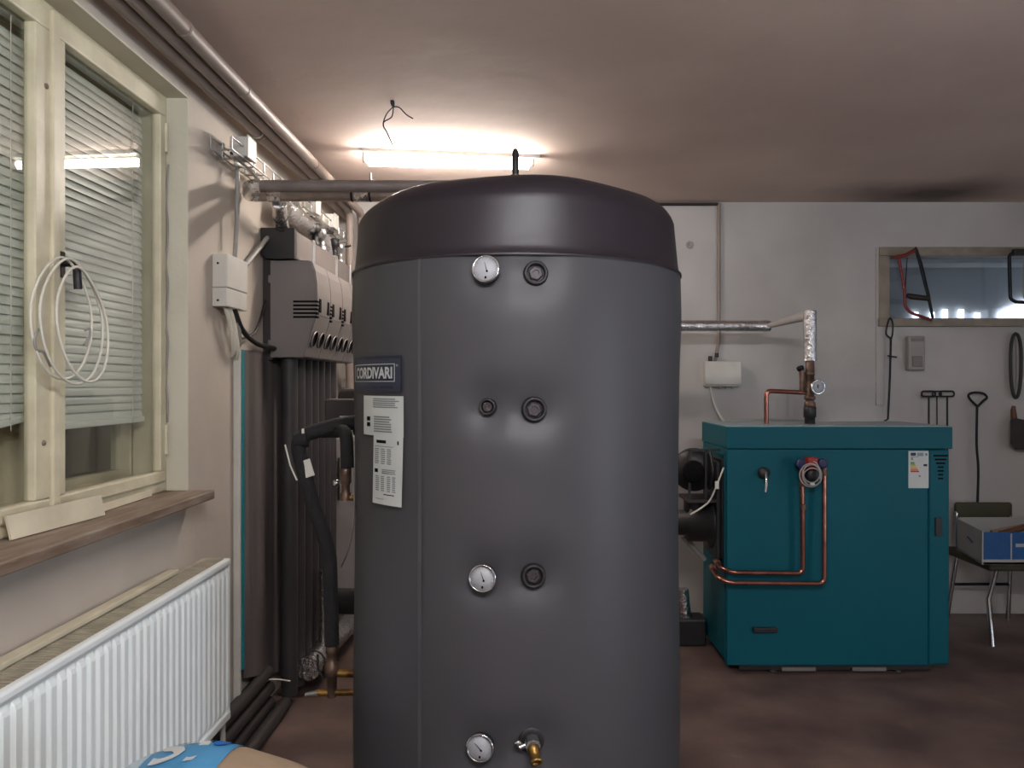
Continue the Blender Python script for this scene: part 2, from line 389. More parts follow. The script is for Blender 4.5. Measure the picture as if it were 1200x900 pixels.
# ---- window_2, an interior window to the hall next door
w2 = tag(bpy.data.objects.new('window_2', None), kind='structure'); w2.location = ((W2[0]+W2[1])/2, BY, W2[2]); COL.objects.link(w2)
f = MB(); x0, x1, z0, z1 = W2
f.box(x0-.03, x1+.03, BY-.018, BY+.1, z1-.022, z1+.028, .004).box(x0-.035, x1+.03, BY-.03, BY+.1, z0-.03, z0+.016, .004)
f.box(x0-.03, x0+.03, BY-.017, BY+.099, z0+.0165, z1-.0225, .003).box(x1-.03, x1+.03, BY-.017, BY+.099, z0+.0165, z1-.0225, .003)
f.build('frame', mat('old_frame', (150, 138, 122), .6, 0, .15, 12), w2)
MB().box(x0+.02, x1-.02, BY+.05, BY+.056, z0+.01, z1-.01).build('pane', M_glassi, w2)
# the hall beyond
hl = MB().box(-.5, 7.6, 8.2, 8.3, -.05, 3.2).box(1.2, 1.3, BY+.12, 8.2, -.05, 3.2).box(7.5, 7.6, BY+.12, 8.2, -.05, 3.2)
hl.box(1.2, 7.6, BY+.12, 8.3, 2.55, 2.65).box(1.2, 7.6, BY+.12, 8.3, -.1, 0)
hl.prism([(BY+.5, 2.55), (6.6, 2.55), (6.6, 2.30), (6.35, 2.30)], lambda a, b, h_: Vector((h_, a, b)), 1.3, 7.5)
hl.build('wall_hall', M_hall, kind='structure')
for k, (px, ww, yt) in enumerate(((1073, 4, 366), (1092, 4, 366), (1107, 5, 363), (1126, 5, 363), (1145, 5, 367), (1187, 34, 360))):
    a = P(px-ww/2, 371.5, 8.18); b = P(px+ww/2, yt, 8.18)
    o = MB().prism([(a.x, a.z-1.0), (b.x, a.z-1.0), (b.x, b.z+(.09 if ww > 20 else 0)), (a.x, b.z-(.06 if ww > 20 else 0))], lambda p_, q_, h_: Vector((p_, h_, q_)), 8.16, 8.19).build('window_%d' % (k+3), M_lit, kind='structure')

# ================================================================== the buffer tank
TCX, TCY, TR = -.0245, 2.415, .5
def ang(px, R=TR):
    dx = (px-VX)/F; # ray (dx*t, t)
    a = dx*dx+1; b = -2*(dx*TCX+TCY); c = TCX**2+TCY**2-R*R
    disc = max(b*b-4*a*c, 0); t = (-b-math.sqrt(disc))/(2*a)
    return math.atan2(dx*t-TCX, TCY-t), t
def tz(px, py): return CZ-(py-VY)/F*ang(px)[1]
def ts(a, z, off=0.): return Vector((TCX+(TR+off)*math.sin(a), TCY-(TR+off)*math.cos(a), z))
tank = thing('buffer_tank', (TCX, TCY, 0), 'tall grey cylindrical heat storage tank with black cap and gauges', 'tank')
fit = {'g1': (571, 319), 'p1': (628, 320), 'p2': (570, 477), 'p3': (627, 480), 'g2': (566, 678), 'p4': (626, 677), 'g3': (563, 877), 'v': (624, 872)}
FA = {k: (ang(p[0])[0], tz(*p)) for k, p in fit.items()}
SEAM = CZ+.330
def dimple(a, z):
    o = 0
    for k, (fa, fz) in FA.items():
        da = (a-fa+math.pi) % (2*math.pi)-math.pi
        d2 = (da*TR)**2+(z-fz)**2
        amp = .012 if k in ('g1', 'p1') else .026
        if d2 < .06: o -= amp*math.exp(-d2/(2*.046**2))
    return o
def amap(u):   # denser at the front
    t = (u-.5)*2; return math.pi*(.35*t+.65*t**3)
def jk(u, v):
    a = amap(u); z = .06+(SEAM-.06)*v
    bul = .003*math.sin(z*5)+.004*math.exp(-((z-1.5)/.1)**2)
    return ts(a, z, bul+dimple(a, z))
j = MB().grid(jk, 260, 190)
j.build('jacket', M_tank, tank)
cp = [(TR+.002, SEAM-.006), (TR+.004, SEAM), (TR-.002, SEAM+.012), (TR-.006, SEAM+.05), (TR-.010, SEAM+.11)]
for k in range(1, 9):
    t = k/8*math.pi/2; cp.append((TR-.010-.105*(1-math.cos(t)), SEAM+.13+.085*math.sin(t)))
cp += [(.3, SEAM+.228), (.15, SEAM+.233), (0, SEAM+.235)]
def capf(u, v):
    x = v*(len(cp)-1); i = min(int(x), len(cp)-2); t = x-i
    r = cp[i][0]*(1-t)+cp[i+1][0]*t; z = cp[i][1]*(1-t)+cp[i+1][1]*t; a = 2*math.pi*u
    lump = max(0, z-SEAM-.06)*.16*(.5*math.sin(3*a+1.2)+.35*math.sin(7*a))
    return Vector((TCX+(r+lump*.4)*math.sin(a), TCY-(r+lump*.4)*math.cos(a), z+lump*.18))
cap_o = MB().grid(capf, 120, len(cp)*3, wrap=True).build('cap', M_cap, tank, label='glossy black plastic top cap')
MB().lathe([(TR+.007, 0), (TR+.008, .006), (TR+.003, .010)], (TCX, TCY, SEAM-.008), (0, 0, 1), 120, cap=False).build('rim', M_cap, cap_o)
MB().lathe([(TR-.04, 0), (TR-.04, .07)], (TCX, TCY, 0), (0, 0, 1), 80).build('base', M_dark, tank)
sa = ang(493)[0]
MB().box(-.004, .004, -.003, .003, .06, SEAM-.008).map(lambda p: ts(sa+p.x/TR, p.z, .004+p.y)).build('jacket_seam', mat('seam_strip', (80, 79, 82), .45), tank)  # strip tinted lighter than the jacket to paint in its brightly lit edge
# air vent on the top
vz = SEAM+.235
MB().lathe([(.012, 0), (.018, .01), (.018, .03), (.011, .034), (.011, .06), (.015, .064), (.015, .092)], (TCX-.005, TCY, vz), (0, 0, 1), 16).build('vent_base', M_oldbrass, tank)
MB().lathe([(.010, .0), (.011, .01), (.011, .072), (.006, .082), (0, .084)], (TCX-.005, TCY, vz+.092), (0, 0, 1), 14).build('vent_tube', M_dark, tank)
MB().box(TCX-.30, TCX-.20, TCY-.02, TCY+.02, vz+.006, vz+.02, .004).build('lid_clip', M_dark, tank)
def frame_at(a, z, off=0.): return ts(a, z, off), Vector((math.sin(a), -math.cos(a), 0)), Vector((math.cos(a), math.sin(a), 0))
def gauge(key, needle, tilt=0.):
    a, z = FA[key]; o, n, s_ = frame_at(a, z, dimple(a, z)-.004); up = Vector((0, 0, 1))
    n = (n+up*tilt).normalized(); up = (up-n*up.dot(n)).normalized()
    b = MB().lathe([(.024, 0), (.03, .006), (.033, .02), (.0335, .034)], o, n, 28).build('thermometer', M_dark, tank, label='round dial thermometer with chrome bezel')
    MB().lathe([(.0335, .030), (.0355, .034), (.0345, .040), (.031, .041), (.0305, .037)], o, n, 32, cap=False).build('bezel', M_chrome, b)
    MB().lathe([(.0312, .0335), (.0312, .0355), (0, .0356)], o, n, 32).build('dial', M_dial, b)
    c = o+n*.0365
    def fl(u, v, h_): return c+s_*u+up*v+n*h_
    d = Vector((-math.sin(needle), math.cos(needle), 0)); pr = Vector((d.y, -d.x, 0))
    c0 = Vector((.003, -.006, 0))
    q = [c0-d*.003+pr*.0012, c0-d*.003-pr*.0012, c0+d*.024-pr*.0004, c0+d*.024+pr*.0004]
    MB().prism([(p.x, p.y) for p in q], fl, 0, .0006).lathe([(.0028, 0), (.0028, .001)], fl(c0.x, c0.y, 0), n, 10).build('needle', M_black, b)
    MB().prism([(-.0025, -.025), (.002, -.025), (.002, -.019), (-.0025, -.019)], fl, 0, .0004).build('mark', M_black, b)
    tk = MB()
    for i in range(15):
        t = math.radians(-130+260*i/14); r0, r1 = .0235, .0275
        e = Vector((math.sin(t), math.cos(t))); g = Vector((e.y, -e.x))*.0004
        tk.prism([tuple(e*r0+g), tuple(e*r0-g), tuple(e*r1-g), tuple(e*r1+g)], fl, 0, .0003)
    tk.build('scale', M_print, b)
gauge('g1', .28, .16); gauge('g2', .33, .05); gauge('g3', .80, .10)
def plug(key, R, lab):
    a, z = FA[key]; o, n, s_ = frame_at(a, z, dimple(a, z)-.006)
    b = MB().lathe([(R*.98, 0), (R, .008), (R*.97, .02), (R*.9, .026), (R*.72, .026), (R*.66, .018), (R*.66, .012)], o, n, 24).build('plug', M_dark, tank, label=lab)
    MB().lathe([(R*.64, .006), (R*.62, .017), (R*.5, .020), (R*.30, .020), (R*.28, .016), (0, .016)], o, n, 6 if R > .03 else 16, smooth=False).build('insert', mat('plug_insert', (66, 58, 62), .5, .2, .1, 20) if 'plug_insert' not in MATS else MATS['plug_insert'], b)
plug('p1', .032, 'black socket plug beside the top thermometer'); plug('p2', .0225, 'small black socket plug')
plug('p3', .033, 'large black socket plug'); plug('p4', .032, 'black socket plug beside the middle thermometer')
a, z = FA['v']; o, n, s_ = frame_at(a, z, dimple(a, z)-.006)
vv = MB().lathe([(.034, 0), (.035, .012), (.03, .016), (.02, .016)], o, n, 24).build('drain_valve', M_dark, tank, label='drain valve with brass hose end')
MB().lathe([(.019, .012), (.019, .05), (.016, .054)], o, n, 8, smooth=False).build('valve_body', M_steel, vv)
dn = (n*.75+Vector((0, 0, -.55))+s_*.12).normalized(); o2 = o+n*.05
MB().lathe([(.015, 0), (.0155, .012), (.0135, .014), (.0135, .032), (.015, .034), (.015, .04), (.010, .041), (.010, .03)], o2, dn, 16).build('hose_end', M_brass, vv)
MB().tube([o+n*.032-s_*.012, o+n*.036-s_*.034+Vector((0, 0, -.006))], .007, 10).lathe([(.0, -.004), (.009, -.003), (.009, .003), (0, .004)], o+n*.036-s_*.036+Vector((0, 0, .004)), n, 14).build('lever', M_chrome, vv)
# badge and labels wrapped on the jacket
def wrap(px0, px1, z0, z1, off, th, nu=14, nv=1, skew=0.):
    a0 = ang(px0)[0]; a1 = ang(px1)[0]
    mb = MB()
    def fn(u, v): return ts(a0+(a1-a0)*u+skew*(v-.5), z0+(z1-z0)*v, off+th)
    mb.grid(fn, nu, nv, smooth=True)
    return mb
badge = wrap(418.2, 473, tz(455, 459), tz(455, 418), .0065, .0, 16, 4).build('badge', M_badge2, tank, label='dark maker badge with white lettering')
wrap(471.5, 473.5, tz(455, 459), tz(455, 418), .0075, 0, 2).build('badge_edge', M_badge, badge)
wrap(418.2, 473, tz(455, 420), tz(455, 417), .0075, 0, 12).build('badge_edge', M_badge, badge)
zb0, zb1 = tz(444, 446.5), tz(444, 427.5)
wrap(419.2, 465, zb0-.002, zb1+.002, .0072, 0).build('badge_border', M_paper, badge)
wrap(420, 464.3, zb0, zb1, .0079, 0).build('badge_field', M_badge, badge)
aa0, aa1 = ang(421.5)[0], ang(462.5)[0]
dz = zb1-zb0
text_mb('CORDIVARI', 1, .035, .0).map(lambda p: ts(aa0+(aa1-aa0)*p.x, zb0+dz*(.14+.72*p.y), .0086)).build('lettering', M_paper, badge, label='white letters reading CORDIVARI')
text_mb('®', 1, .0, .0).map(lambda p: ts(ang(466.3)[0]+(ang(468.8)[0]-ang(466.3)[0])*p.x, zb1-.006+.006*p.y, .0075)).build('lettering', M_paper, badge)
for (x0_, x1_) in ((424, 436), (438, 445), (447, 463)): wrap(x0_, x1_, tz(444, 455.2), tz(444, 452.2), .0075, 0, 3).build('fine_print', M_badge, badge)
s1 = wrap(429, 475, tz(452, 511), tz(452, 464), .0066, 0).build('label_sheet', M_paper, tank, label='upper white printed label sheet')
s2 = wrap(440, 473.8, tz(457, 592), tz(457, 509), .0070, 0, skew=.012).build('label_sheet', M_paper, tank, label='lower long white printed label sheet')
def lines(par, px0, px1, py0, py1, n, mt=None, fill=.55):
    mb = MB()
    for i in range(n):
        y0 = py0+(py1-py0)*i/n; y1 = y0+(py1-py0)/n*fill; e = px1-(px1-px0)*random.choice((0, .05, .15, .0))
        q = wrap(px0, e, tz(455, y1), tz(455, y0), .0076, 0, 4); mb.add(q.v, q.f)
    mb.build('print', mt or M_print, par)
lines(s1, 440, 470, 467, 479, 5); lines(s1, 441, 462, 488, 508, 7); lines(s1, 433, 437, 489, 503, 2, M_black, .7)
lines(s2, 444, 455, 516, 520, 1, M_black, .9); lines(s2, 468, 470, 516, 521, 1, M_black, .9); lines(s2, 442, 463, 523, 524.5, 1); 
for x in (442, 449, 456): lines(s2, x, x+5, 526, 545, 8)
lines(s2, 442, 446, 550, 555, 1, M_black, .9); lines(s2, 450, 466, 550, 556, 3)
for x in (443, 449, 456, 462): lines(s2, x, x+4, 558, 577, 8)
lines(s2, 452, 465, 579, 581, 1, M_black); lines(s2, 443, 452, 585, 586.5, 1)

# ================================================================== left wall: radiator and pipes
RX0, RX1, RY0, RY1, RZ0, RZ1 = -1.03, -.94, .85, 2.46, CZ-1.07, CZ-.557
rad = thing('panel_radiator', (-.985, (RY0+RY1)/2, 0), 'long white ribbed panel radiator under the window sill', 'radiator')
pitch = .035
def ribf(u, v):
    y = RY0+.012+(RY1-RY0-.024)*u; ph = ((y-RY0) % pitch)/pitch
    e = min(v, 1-v)*(RZ1-RZ0-.05); amt = min(1, max(0, (e-.006)/.012))
    prof = 0 if ph < .2 else (1 if .34 < ph < .86 else ((ph-.2)/.14 if ph <= .34 else (1-ph)/.14))
    return Vector((RX1-.010+.0085*prof*amt, y, RZ0+.025+(RZ1-RZ0-.05)*v))
nu = int((RY1-RY0)/pitch*14); g = MB()
us = [i/nu for i in range(nu+1)]; vsx = [0, .012, .03, .05, .5, .95, .97, .988, 1]
g.grid(lambda u, v: ribf(u, vsx[int(round(v*8))]), nu, 8, smooth=False)
g.build('front_panel', M_rad, rad)
MB().box(RX1-.022, RX1, RY0, RY1, RZ1-.022, RZ1, .006).box(RX1-.022, RX1, RY0, RY1, RZ0, RZ0+.028, .006).box(RX1-.022, RX1-.004, RY0, RY0+.014, RZ0, RZ1, .003).box(RX1-.022, RX1-.004, RY1-.014, RY1, RZ0, RZ1, .003).build('panel_edge', M_rad, rad)
MB().box(RX0, RX0+.014, RY0, RY1, RZ0, RZ1-.012, .004).build('back_panel', M_rad, rad)
MB().box(RX0, RX1-.004, RY1-.004, RY1+.002, RZ0+.02, RZ1-.004, .002).box(RX0, RX1-.004, RY0-.002, RY0+.004, RZ0+.02, RZ1-.004, .002).build('side_cover', M_rad, rad)
gr = MB()
gr.box(RX0, RX0+.012, RY0, RY1, RZ1-.004, RZ1, .001)
y = RY0
while y < RY1: gr.box(RX0+.01, RX1-.02, y, y+.006, RZ1-.008, RZ1-.002); y += .014
gr.build('top_grille', M_grille, rad, kind='stuff')
for y in (RY0+.2, RY1-.25): MB().box(WX+.0005, RX0+.01, y, y+.03, RZ0+.03, RZ1-.03, .002).build('bracket', M_steel, rad)
MB().tube(fillet([(-.985, RY1, RZ0+.03), (-.985, RY1+.045, RZ0+.03), (-.985, RY1+.045, .02)], .02), .009, 10).build('connection', M_white, rad)
MB().box(RX0-.014, RX0+.016, .9, 2.255, RZ1+.002, RZ1+.014, .002).build('wooden_strip', M_wood, label='thin white strip lying along the back of the radiator top', cat='strip')

def pipe(name, pts, r, m, lab, cat='pipe', group=None, seg=14, fr=0.04, extras=None):
    pts = [Vector(p) for p in pts]
    base = min(pts, key=lambda p: p.z)
    t = thing(name, tuple(base), lab, cat, group)
    MB().tube(fillet(pts, fr) if len(pts) > 2 else pts, r, seg).build('pipe_run', m, t)
    for (c, ax, rr, L, mm, nm) in (extras or []):
        ax = Vector(ax).normalized(); c = Vector(c)
        MB().lathe([(rr*.96, -L/2), (rr, -L/2+.003), (rr, L/2-.003), (rr*.96, L/2)], c, ax, 16).build(nm, mm, t)
    return t
# ceiling pipes along the left wall
A = (-1.0, CZ+.942); B = (-.953, CZ+.943); C = (-.905, CZ+.945); yA = lambda x, X: -F*X/(VX-x)
pipe('ceiling_pipe', [(A[0], NY, A[1]), (A[0], BY, A[1])], .0225, M_pipe, 'grey ceiling pipe nearest to the left wall, with a wide coupling', group='pipes under the ceiling', seg=20,
     extras=[((A[0], y, A[1]), (0, 1, 0), .027, .05, M_pipe, 'coupling') for y in (.9, 2.92)]+[((A[0], 2.86, A[1]), (0, 1, 0), .028, .012, M_steel, 'clamp')])
pipe('ceiling_pipe', [(B[0], NY, B[1]), (B[0], 4.18, B[1]), (B[0], 4.18, CZ-.25)], .0215, M_pipe, 'middle one of the three grey pipes under the ceiling', group='pipes under the ceiling', fr=.08,
     extras=[((B[0], y, B[1]), (0, 1, 0), .0235, .022, M_pipe, 'clamp') for y in (.8, 2.72, 3.6)])
pipe('ceiling_pipe', [(C[0], NY, C[1]), (C[0], 4.26, C[1]), (C[0], 4.26, CZ-.2)], .022, M_pipe, 'grey ceiling pipe farthest from the left wall', group='pipes under the ceiling', fr=.08,
     extras=[((C[0], y, C[1]), (0, 1, 0), .0245, .014, M_pipe, 'clamp') for y in (2.04, 2.47, 3.3)])
# two wrapped pipes crossing over to the tank top
d1 = 2.72
p0 = P(300, 218.5, d1); p1 = P(500, 218.5, d1)
t = pipe('crossing_pipe', [P(303, 218, d1), (-.18, d1, p0.z), (-.15, 2.66, SEAM+.235)], .0215, M_wrap, 'upper grey wrapped pipe crossing from wall to tank top', group='wrapped pipes crossing to the tank', fr=.05)
d2 = 2.86
q = P(300, 229, d2)
X_ = P(434, 229, d2).x
t = pipe('crossing_pipe', [P(303, 229, d2), (-.05, d2, q.z), (-.05, 2.80, SEAM+.205)], .0225, M_foilg, 'lower grey foil-wrapped pipe crossing behind the tank top', group='wrapped pipes crossing to the tank', fr=.05,
         extras=[((P(px, 229, d2).x, d2, q.z), (1, 0, 0), .0245, .008, M_dark, 'tape_band') for px in (413, 434)]+[((P(px, 229, d2).x, d2, q.z), (1, 0, 0), .0245, .05, M_foil, 'foil_wrap') for px in (322, 424)])
MB().tube(fillet([P(306, 229, d2), P(292, 229, d2), P(292, 218, d1), P(306, 218, d1)], .03), .0235, 14).build('end_bend', M_foil, t)
MB().tube([(X_, d2, q.z+.018), (X_, d2, q.z+.06), (X_+.001, d2, q.z+.085)], [.006, .005, .002], 8).build('hanger', M_steel, t)
# foil pipe dropping from the crossing pipe to the manifold, and the foil run along the wall
MX0, MX1, MZ0, MZ1, MYA, MYB = -1.045, -.918, CZ+.503, CZ+.617, 3.05, 4.12
pipe('foil_pipe', [P(327, 238, 2.88), P(328.5, 254, 2.99), P(331, 268, 3.08)], .027, M_foil, 'short foil-wrapped pipe dropping onto the near end of the manifold', fr=.02, group='foil-wrapped pipes',
     extras=[(P(328.5, 254, 2.99), P(331, 268, 3.08)-P(327, 238, 2.88), .029, .008, M_dark, 'tape_band')])
pipe('foil_pipe', [(-.985, 3.12, CZ+.715), (-.985, 3.72, CZ+.715), (-.985, 3.78, CZ+.62)], .042, M_foil, 'foil-wrapped pipe running along left wall above the manifold', group='foil-wrapped pipes', fr=.05)
# manifold and pump groups
mf = thing('heating_manifold', (-.98, (MYA+MYB)/2, MZ0), 'grey insulated manifold beam with black end cap above the pump groups', 'manifold')
MB().box(MX0, MX1, MYA+.03, MYB, MZ0, MZ1, .006).build('insulation', M_manif, mf)
MB().prism([(MX0-.004, MZ0+.012), (MX0+.03, MZ0-.004), (MX1+.003, MZ0-.004), (MX1+.003, MZ1+.004), (MX0-.004, MZ1+.004)], lambda a, b, h_: Vector((a, h_, b)), MYA, MYA+.03).build('end_cap', M_dark, mf)
for y in (3.32, 3.72, 4.02): MB().box(MX0, MX1+.006, y, y+.028, MZ0-.004, MZ1+.006, .003).build('clamp_band', M_steel, mf)
for i, y in enumerate((3.50, 3.62, 3.86, 3.98)):
    v = MB().lathe([(.016, 0), (.022, .004), (.022, .03), (.015, .034), (.015, .07), (.024, .075), (.024, .11), (.012, .115)], (-.955, y, MZ1), (0, 0, 1), 14)
    vo = v.build('valve', M_dark if i % 2 == 0 else M_steel, mf)
    MB().tube([(-.955, y, MZ1+.09), (-.90, y, MZ1+.10)], .006, 8).build('lever', M_dark if i % 2 else M_steel, vo)
PG0, PGW, PTOP = 3.08, .215, CZ+.496
def pump_group():
    t = thing('pump_group', (WX, PG0, PTOP-.395), 'x', 'pump', 'grey pump groups under the manifold')
    yx = lambda a, b, h_: Vector((WX+a, PG0+h_, PTOP+b))
    MB().box(WX+.001, WX+.04, PG0+.004, PG0+PGW-.004, PTOP-.40, PTOP+.005, .003).build('back_plate', mat('plate_dark', (52, 42, 42), .7, 0, .1, 9) if 'plate_dark' not in MATS else MATS['plate_dark'], t)
    up = [(.036, 0), (.185, 0), (.200, -.006), (.212, -.04), (.219, -.09), (.221, -.14), (.219, -.185), (.216, -.215), (.036, -.215)]
    lo = [(.036, -.218), (.218, -.218), (.212, -.24), (.168, -.385), (.16, -.39), (.036, -.39)]
    us_ = MB().prism(up, yx, .003, PGW-.003).build('upper_shell', M_grey, t)
    ls_ = MB().prism(lo, yx, .003, PGW-.003).build('lower_shell', M_grey, t)
    MB().prism([(.034, -.002), (.183, -.002), (.196, -.008), (.208, -.04), (.215, -.09), (.217, -.14), (.215, -.185), (.212, -.215), (.207, -.24), (.164, -.385), (.157, -.388), (.034, -.388)], yx, -.003, .004).build('side_panel', M_grey, t)
    for k in range(5):
        z = PTOP-.165-k*.0155
        MB().box(WX+.125, WX+.2225, PG0-.004, PG0+.02, z-.0045, z+.0035).build('vent_slot', M_black, us_)
    for yy in (.03, PGW-.055): MB().box(WX+.214, WX+.2225, PG0+yy, PG0+yy+.03, PTOP-.205, PTOP-.15, .002).build('side_slot', M_black, us_)
    for yy in (.055, .155):
        c = Vector((WX+.191, PG0+yy, PTOP-.312)); ax = Vector((.957, 0, -.29))
        th = MB().lathe([(.032, -.004), (.034, .0), (.033, .006), (.028, .006), (.027, .002), (0, .002)], c, ax, 20).build('thermometer', M_black, ls_)
        MB().lathe([(.034, .002), (.0345, .007), (.032, .0075)], c, ax, 20, cap=False).build('rim', M_greyl, th)
    for zz in (-.075, -.335): MB().box(WX+.022, WX+.05, PG0+.0, PG0+.012, PTOP+zz-.016, PTOP+zz+.016, .004).build('clip', M_grey, t)
    return t
pgs = [pump_group()]
for k in range(1, 4):
    c = copy_tree(pgs[0]); c.location = (WX, PG0+k*PGW, PTOP-.395); pgs.append(c)
for c, l in zip(pgs, ('nearest grey pump group, its vented side facing out', 'second grey pump group from the near end of the row', 'third grey pump group from the near end, next to the tank edge', 'farthest grey pump group, mostly hidden behind the tank')): c['label'] = l
# grey sheet with turquoise edge and the eight drop pipes under the pump groups
bd = thing('grey_sheet', (WX+.02, 2.98, .16), 'tall smooth grey sheet with turquoise edge standing against left wall', 'panel')
def bdf(u, v):
    y = 2.807+.60*u; z = (.225-.19*u)*(1-v)+(CZ+.125+.0*u)*v
    return Vector((WX+.026+.006*math.sin(u*9)+.004*math.sin(u*23+v*2), y, z))
b = MB().grid(bdf, 30, 6); n0 = len(b.v)
b.grid(lambda u, v: bdf(u, v)-Vector((.012, 0, 0)), 30, 6); b.build('sheet', M_board, bd)
MB().box(WX+.001, WX+.030, 2.789, 2.806, .26, CZ+.125, .002).build('edge_strip', M_turq, bd, label='turquoise edge strip')
MB().box(WX+.001, WX+.024, 2.770, 2.7885, .13, CZ+.125, .002).build('edge_lip', M_white, bd, label='pale edge lip')
for k in range(7):
    y = PG0+.06+k*.1075
    pipe('drop_pipe', [(-.962, y, .03), (-.962, y, PTOP-.385)], .033, M_vpipe, ('nearest' if k == 0 else ['second', 'third', 'fourth', 'fifth', 'sixth', 'farthest'][k-1]+(' nearest' if k < 6 else ''))+' of the dark vertical pipes under the pump groups', group='drop pipes under the pump groups')
for k, (x, z, r) in enumerate(((-1.02, .03, .028), (-.955, .027, .026), (-1.022, .092, .028), (-1.024, .152, .026))):
    pipe('floor_pipe', [(x, .6, z), (x, 3.06, z)], r, M_fpipe, ('dark pipe on the floor against the left wall', 'dark pipe on the floor farthest from the left wall', 'dark pipe stacked just above the floor pipe at the wall', 'topmost of the dark pipes stacked low on the left wall')[k], group='dark pipes along the floor by the wall')
MB().tube(smooth_path([P(274, 796.5, 2.9), P(300, 797.5, 3.0), P(322, 796, 3.0), P(340, 798, 3.05)]), .003, 6).build('floor_wire', M_cable, label='thin white wire strung low across the dark pipes', cat='wire')
# cable tray with junction boxes
TX, TZ = -1.0, CZ+.775; TY0, TY1 = 2.53, 4.2
tr = thing('cable_tray', (TX, TY0, TZ), 'zinc wire mesh cable tray on left wall below ceiling pipes', 'cable tray')
for (dx, dz) in ((-.035, .04), (-.035, 0), (0, -.004), (.035, 0), (.035, .04)):
    MB().tube([(TX+dx, TY0, TZ+dz), (TX+dx, TY1, TZ+dz)], .003, 6).build('rail', M_steel, tr)
h0 = MB().tube(fillet([(TX-.035, TY0, TZ+.042), (TX-.035, TY0, TZ-.003), (TX+.035, TY0, TZ-.003), (TX+.035, TY0, TZ+.042)], .008), .0028, 6).build('hoop', M_steel, tr)
for k in range(1, 17):
    c = h0.copy(); c.parent = tr; c.location = (0, k*.104, 0); COL.objects.link(c)
for y in (2.62, 3.2, 3.9): MB().box(WX, TX-.03, y, y+.02, TZ-.012, TZ+.05, .002).build('bracket', M_steel, tr)
for k in range(4):
    pts = [(TX-.02+.013*k+.006*math.sin(i*1.3+k), TY0+.09+i*.16, TZ+.008+.006*math.sin(i*2+k*1.7)-(.03*abs(math.sin(i*.9+k)) if k > 1 else 0)) for i in range(10)]
    MB().tube(smooth_path(pts, 4), .0045, 6).build('cable', (M_gcable, M_dark, M_cable, M_gcable)[k], label=('grey cable lying in the wire tray nearest the wall', 'black cable lying in the wire tray', 'white cable sagging in the middle of the wire tray', 'grey cable sagging along the outer side of the wire tray')[k], cat='cable', group='cables in the tray')
for k, (y, lab) in enumerate(((2.66, 'white junction box on the near end of the cable tray'), (3.52, 'pale junction box midway along the cable tray'), (3.86, 'small pale junction box near the far end of cable tray'))):
    jb = thing('junction_box', (TX+.02, y, TZ+.01), lab, 'box', 'boxes on the cable tray')
    MB().box(TX-.012, TX+.048, y-.03, y+.05, TZ+.006, TZ+.075, .005).build('body', M_white, jb)
    MB().box(TX+.047, TX+.053, y-.032, y+.052, TZ+.002, TZ+.079, .003).build('cover', M_white, jb)
MB().tube([(TX-.01, 2.70, TZ-.01), (TX-.012, 2.70, TZ-.2), (TX-.02, 2.70, CZ+.435)], .008, 10).build('conduit', M_gcable, label='thin vertical grey conduit dropping from tray to wall box', cat='conduit')
# wall box with cables
wbx = thing('control_box', (WX, 2.68, CZ+.25), 'off-white electrical wall box between window and pump groups', 'box')
bx0, bx1, by0, by1, bz0, bz1 = WX, WX+.052, 2.585, 2.775, CZ+.262, CZ+.440
MB().box(bx0, bx1, by0, by1, bz0+.0645, bz1, .003).build('upper_cover', M_white, wbx)
MB().box(bx0, bx1-.002, by0, by1, bz0, bz0+.0625, .003).build('lower_cover', M_white, wbx)
MB().box(bx0, bx1-.003, by0+.002, by1-.002, bz0+.06, bz0+.068).build('joint', M_gcable, wbx)
for z in (bz0+.02, bz0+.145): MB().lathe([(.004, 0), (.004, .002), (0, .002)], (bx0+.02, by0+.0005, z), (0, -1, 0), 10).build('screw', M_dark, wbx)
for k, (a_, b_, c_, m_, r_) in enumerate(((2.62, 2.70, CZ+.10, M_cable, .008), (2.66, 2.74, CZ+.09, M_cable, .007), (2.70, 2.76, CZ+.13, M_gcable, .006))):
    MB().tube(smooth_path([(WX+.03, a_, bz0+.005), (WX+.035, a_+.03, bz0-.05), (WX+.03, b_, c_+.03), (WX+.012, b_+.03, c_)]), r_, 8).build('cable_stub', m_, wbx)
MB().tube(smooth_path([(WX+.03, 2.70, bz0+.004), (WX+.04, 2.76, bz0-.07), (WX+.045, 2.90, bz0-.11), (WX+.05, 3.075, bz0-.12)]), .010, 8).build('cable', M_dark, label='thick black cable bundle from wall box to pump groups', cat='cable')
MB().tube(smooth_path([(WX+.02, 2.78, bz0-.10), (WX+.03, 2.92, bz0-.06), (WX+.02, 3.06, bz0+.07)]), .005, 6).build('cable', M_dark, label='thin black cable rising behind the nearest pump group', cat='cable')
MB().tube([(WX+.012, 2.79, CZ+.40), (WX+.03, 3.06, CZ+.585)], .010, 8).build('conduit', M_gcable, label='grey conduit slanting up from wall box to manifold end', cat='conduit')
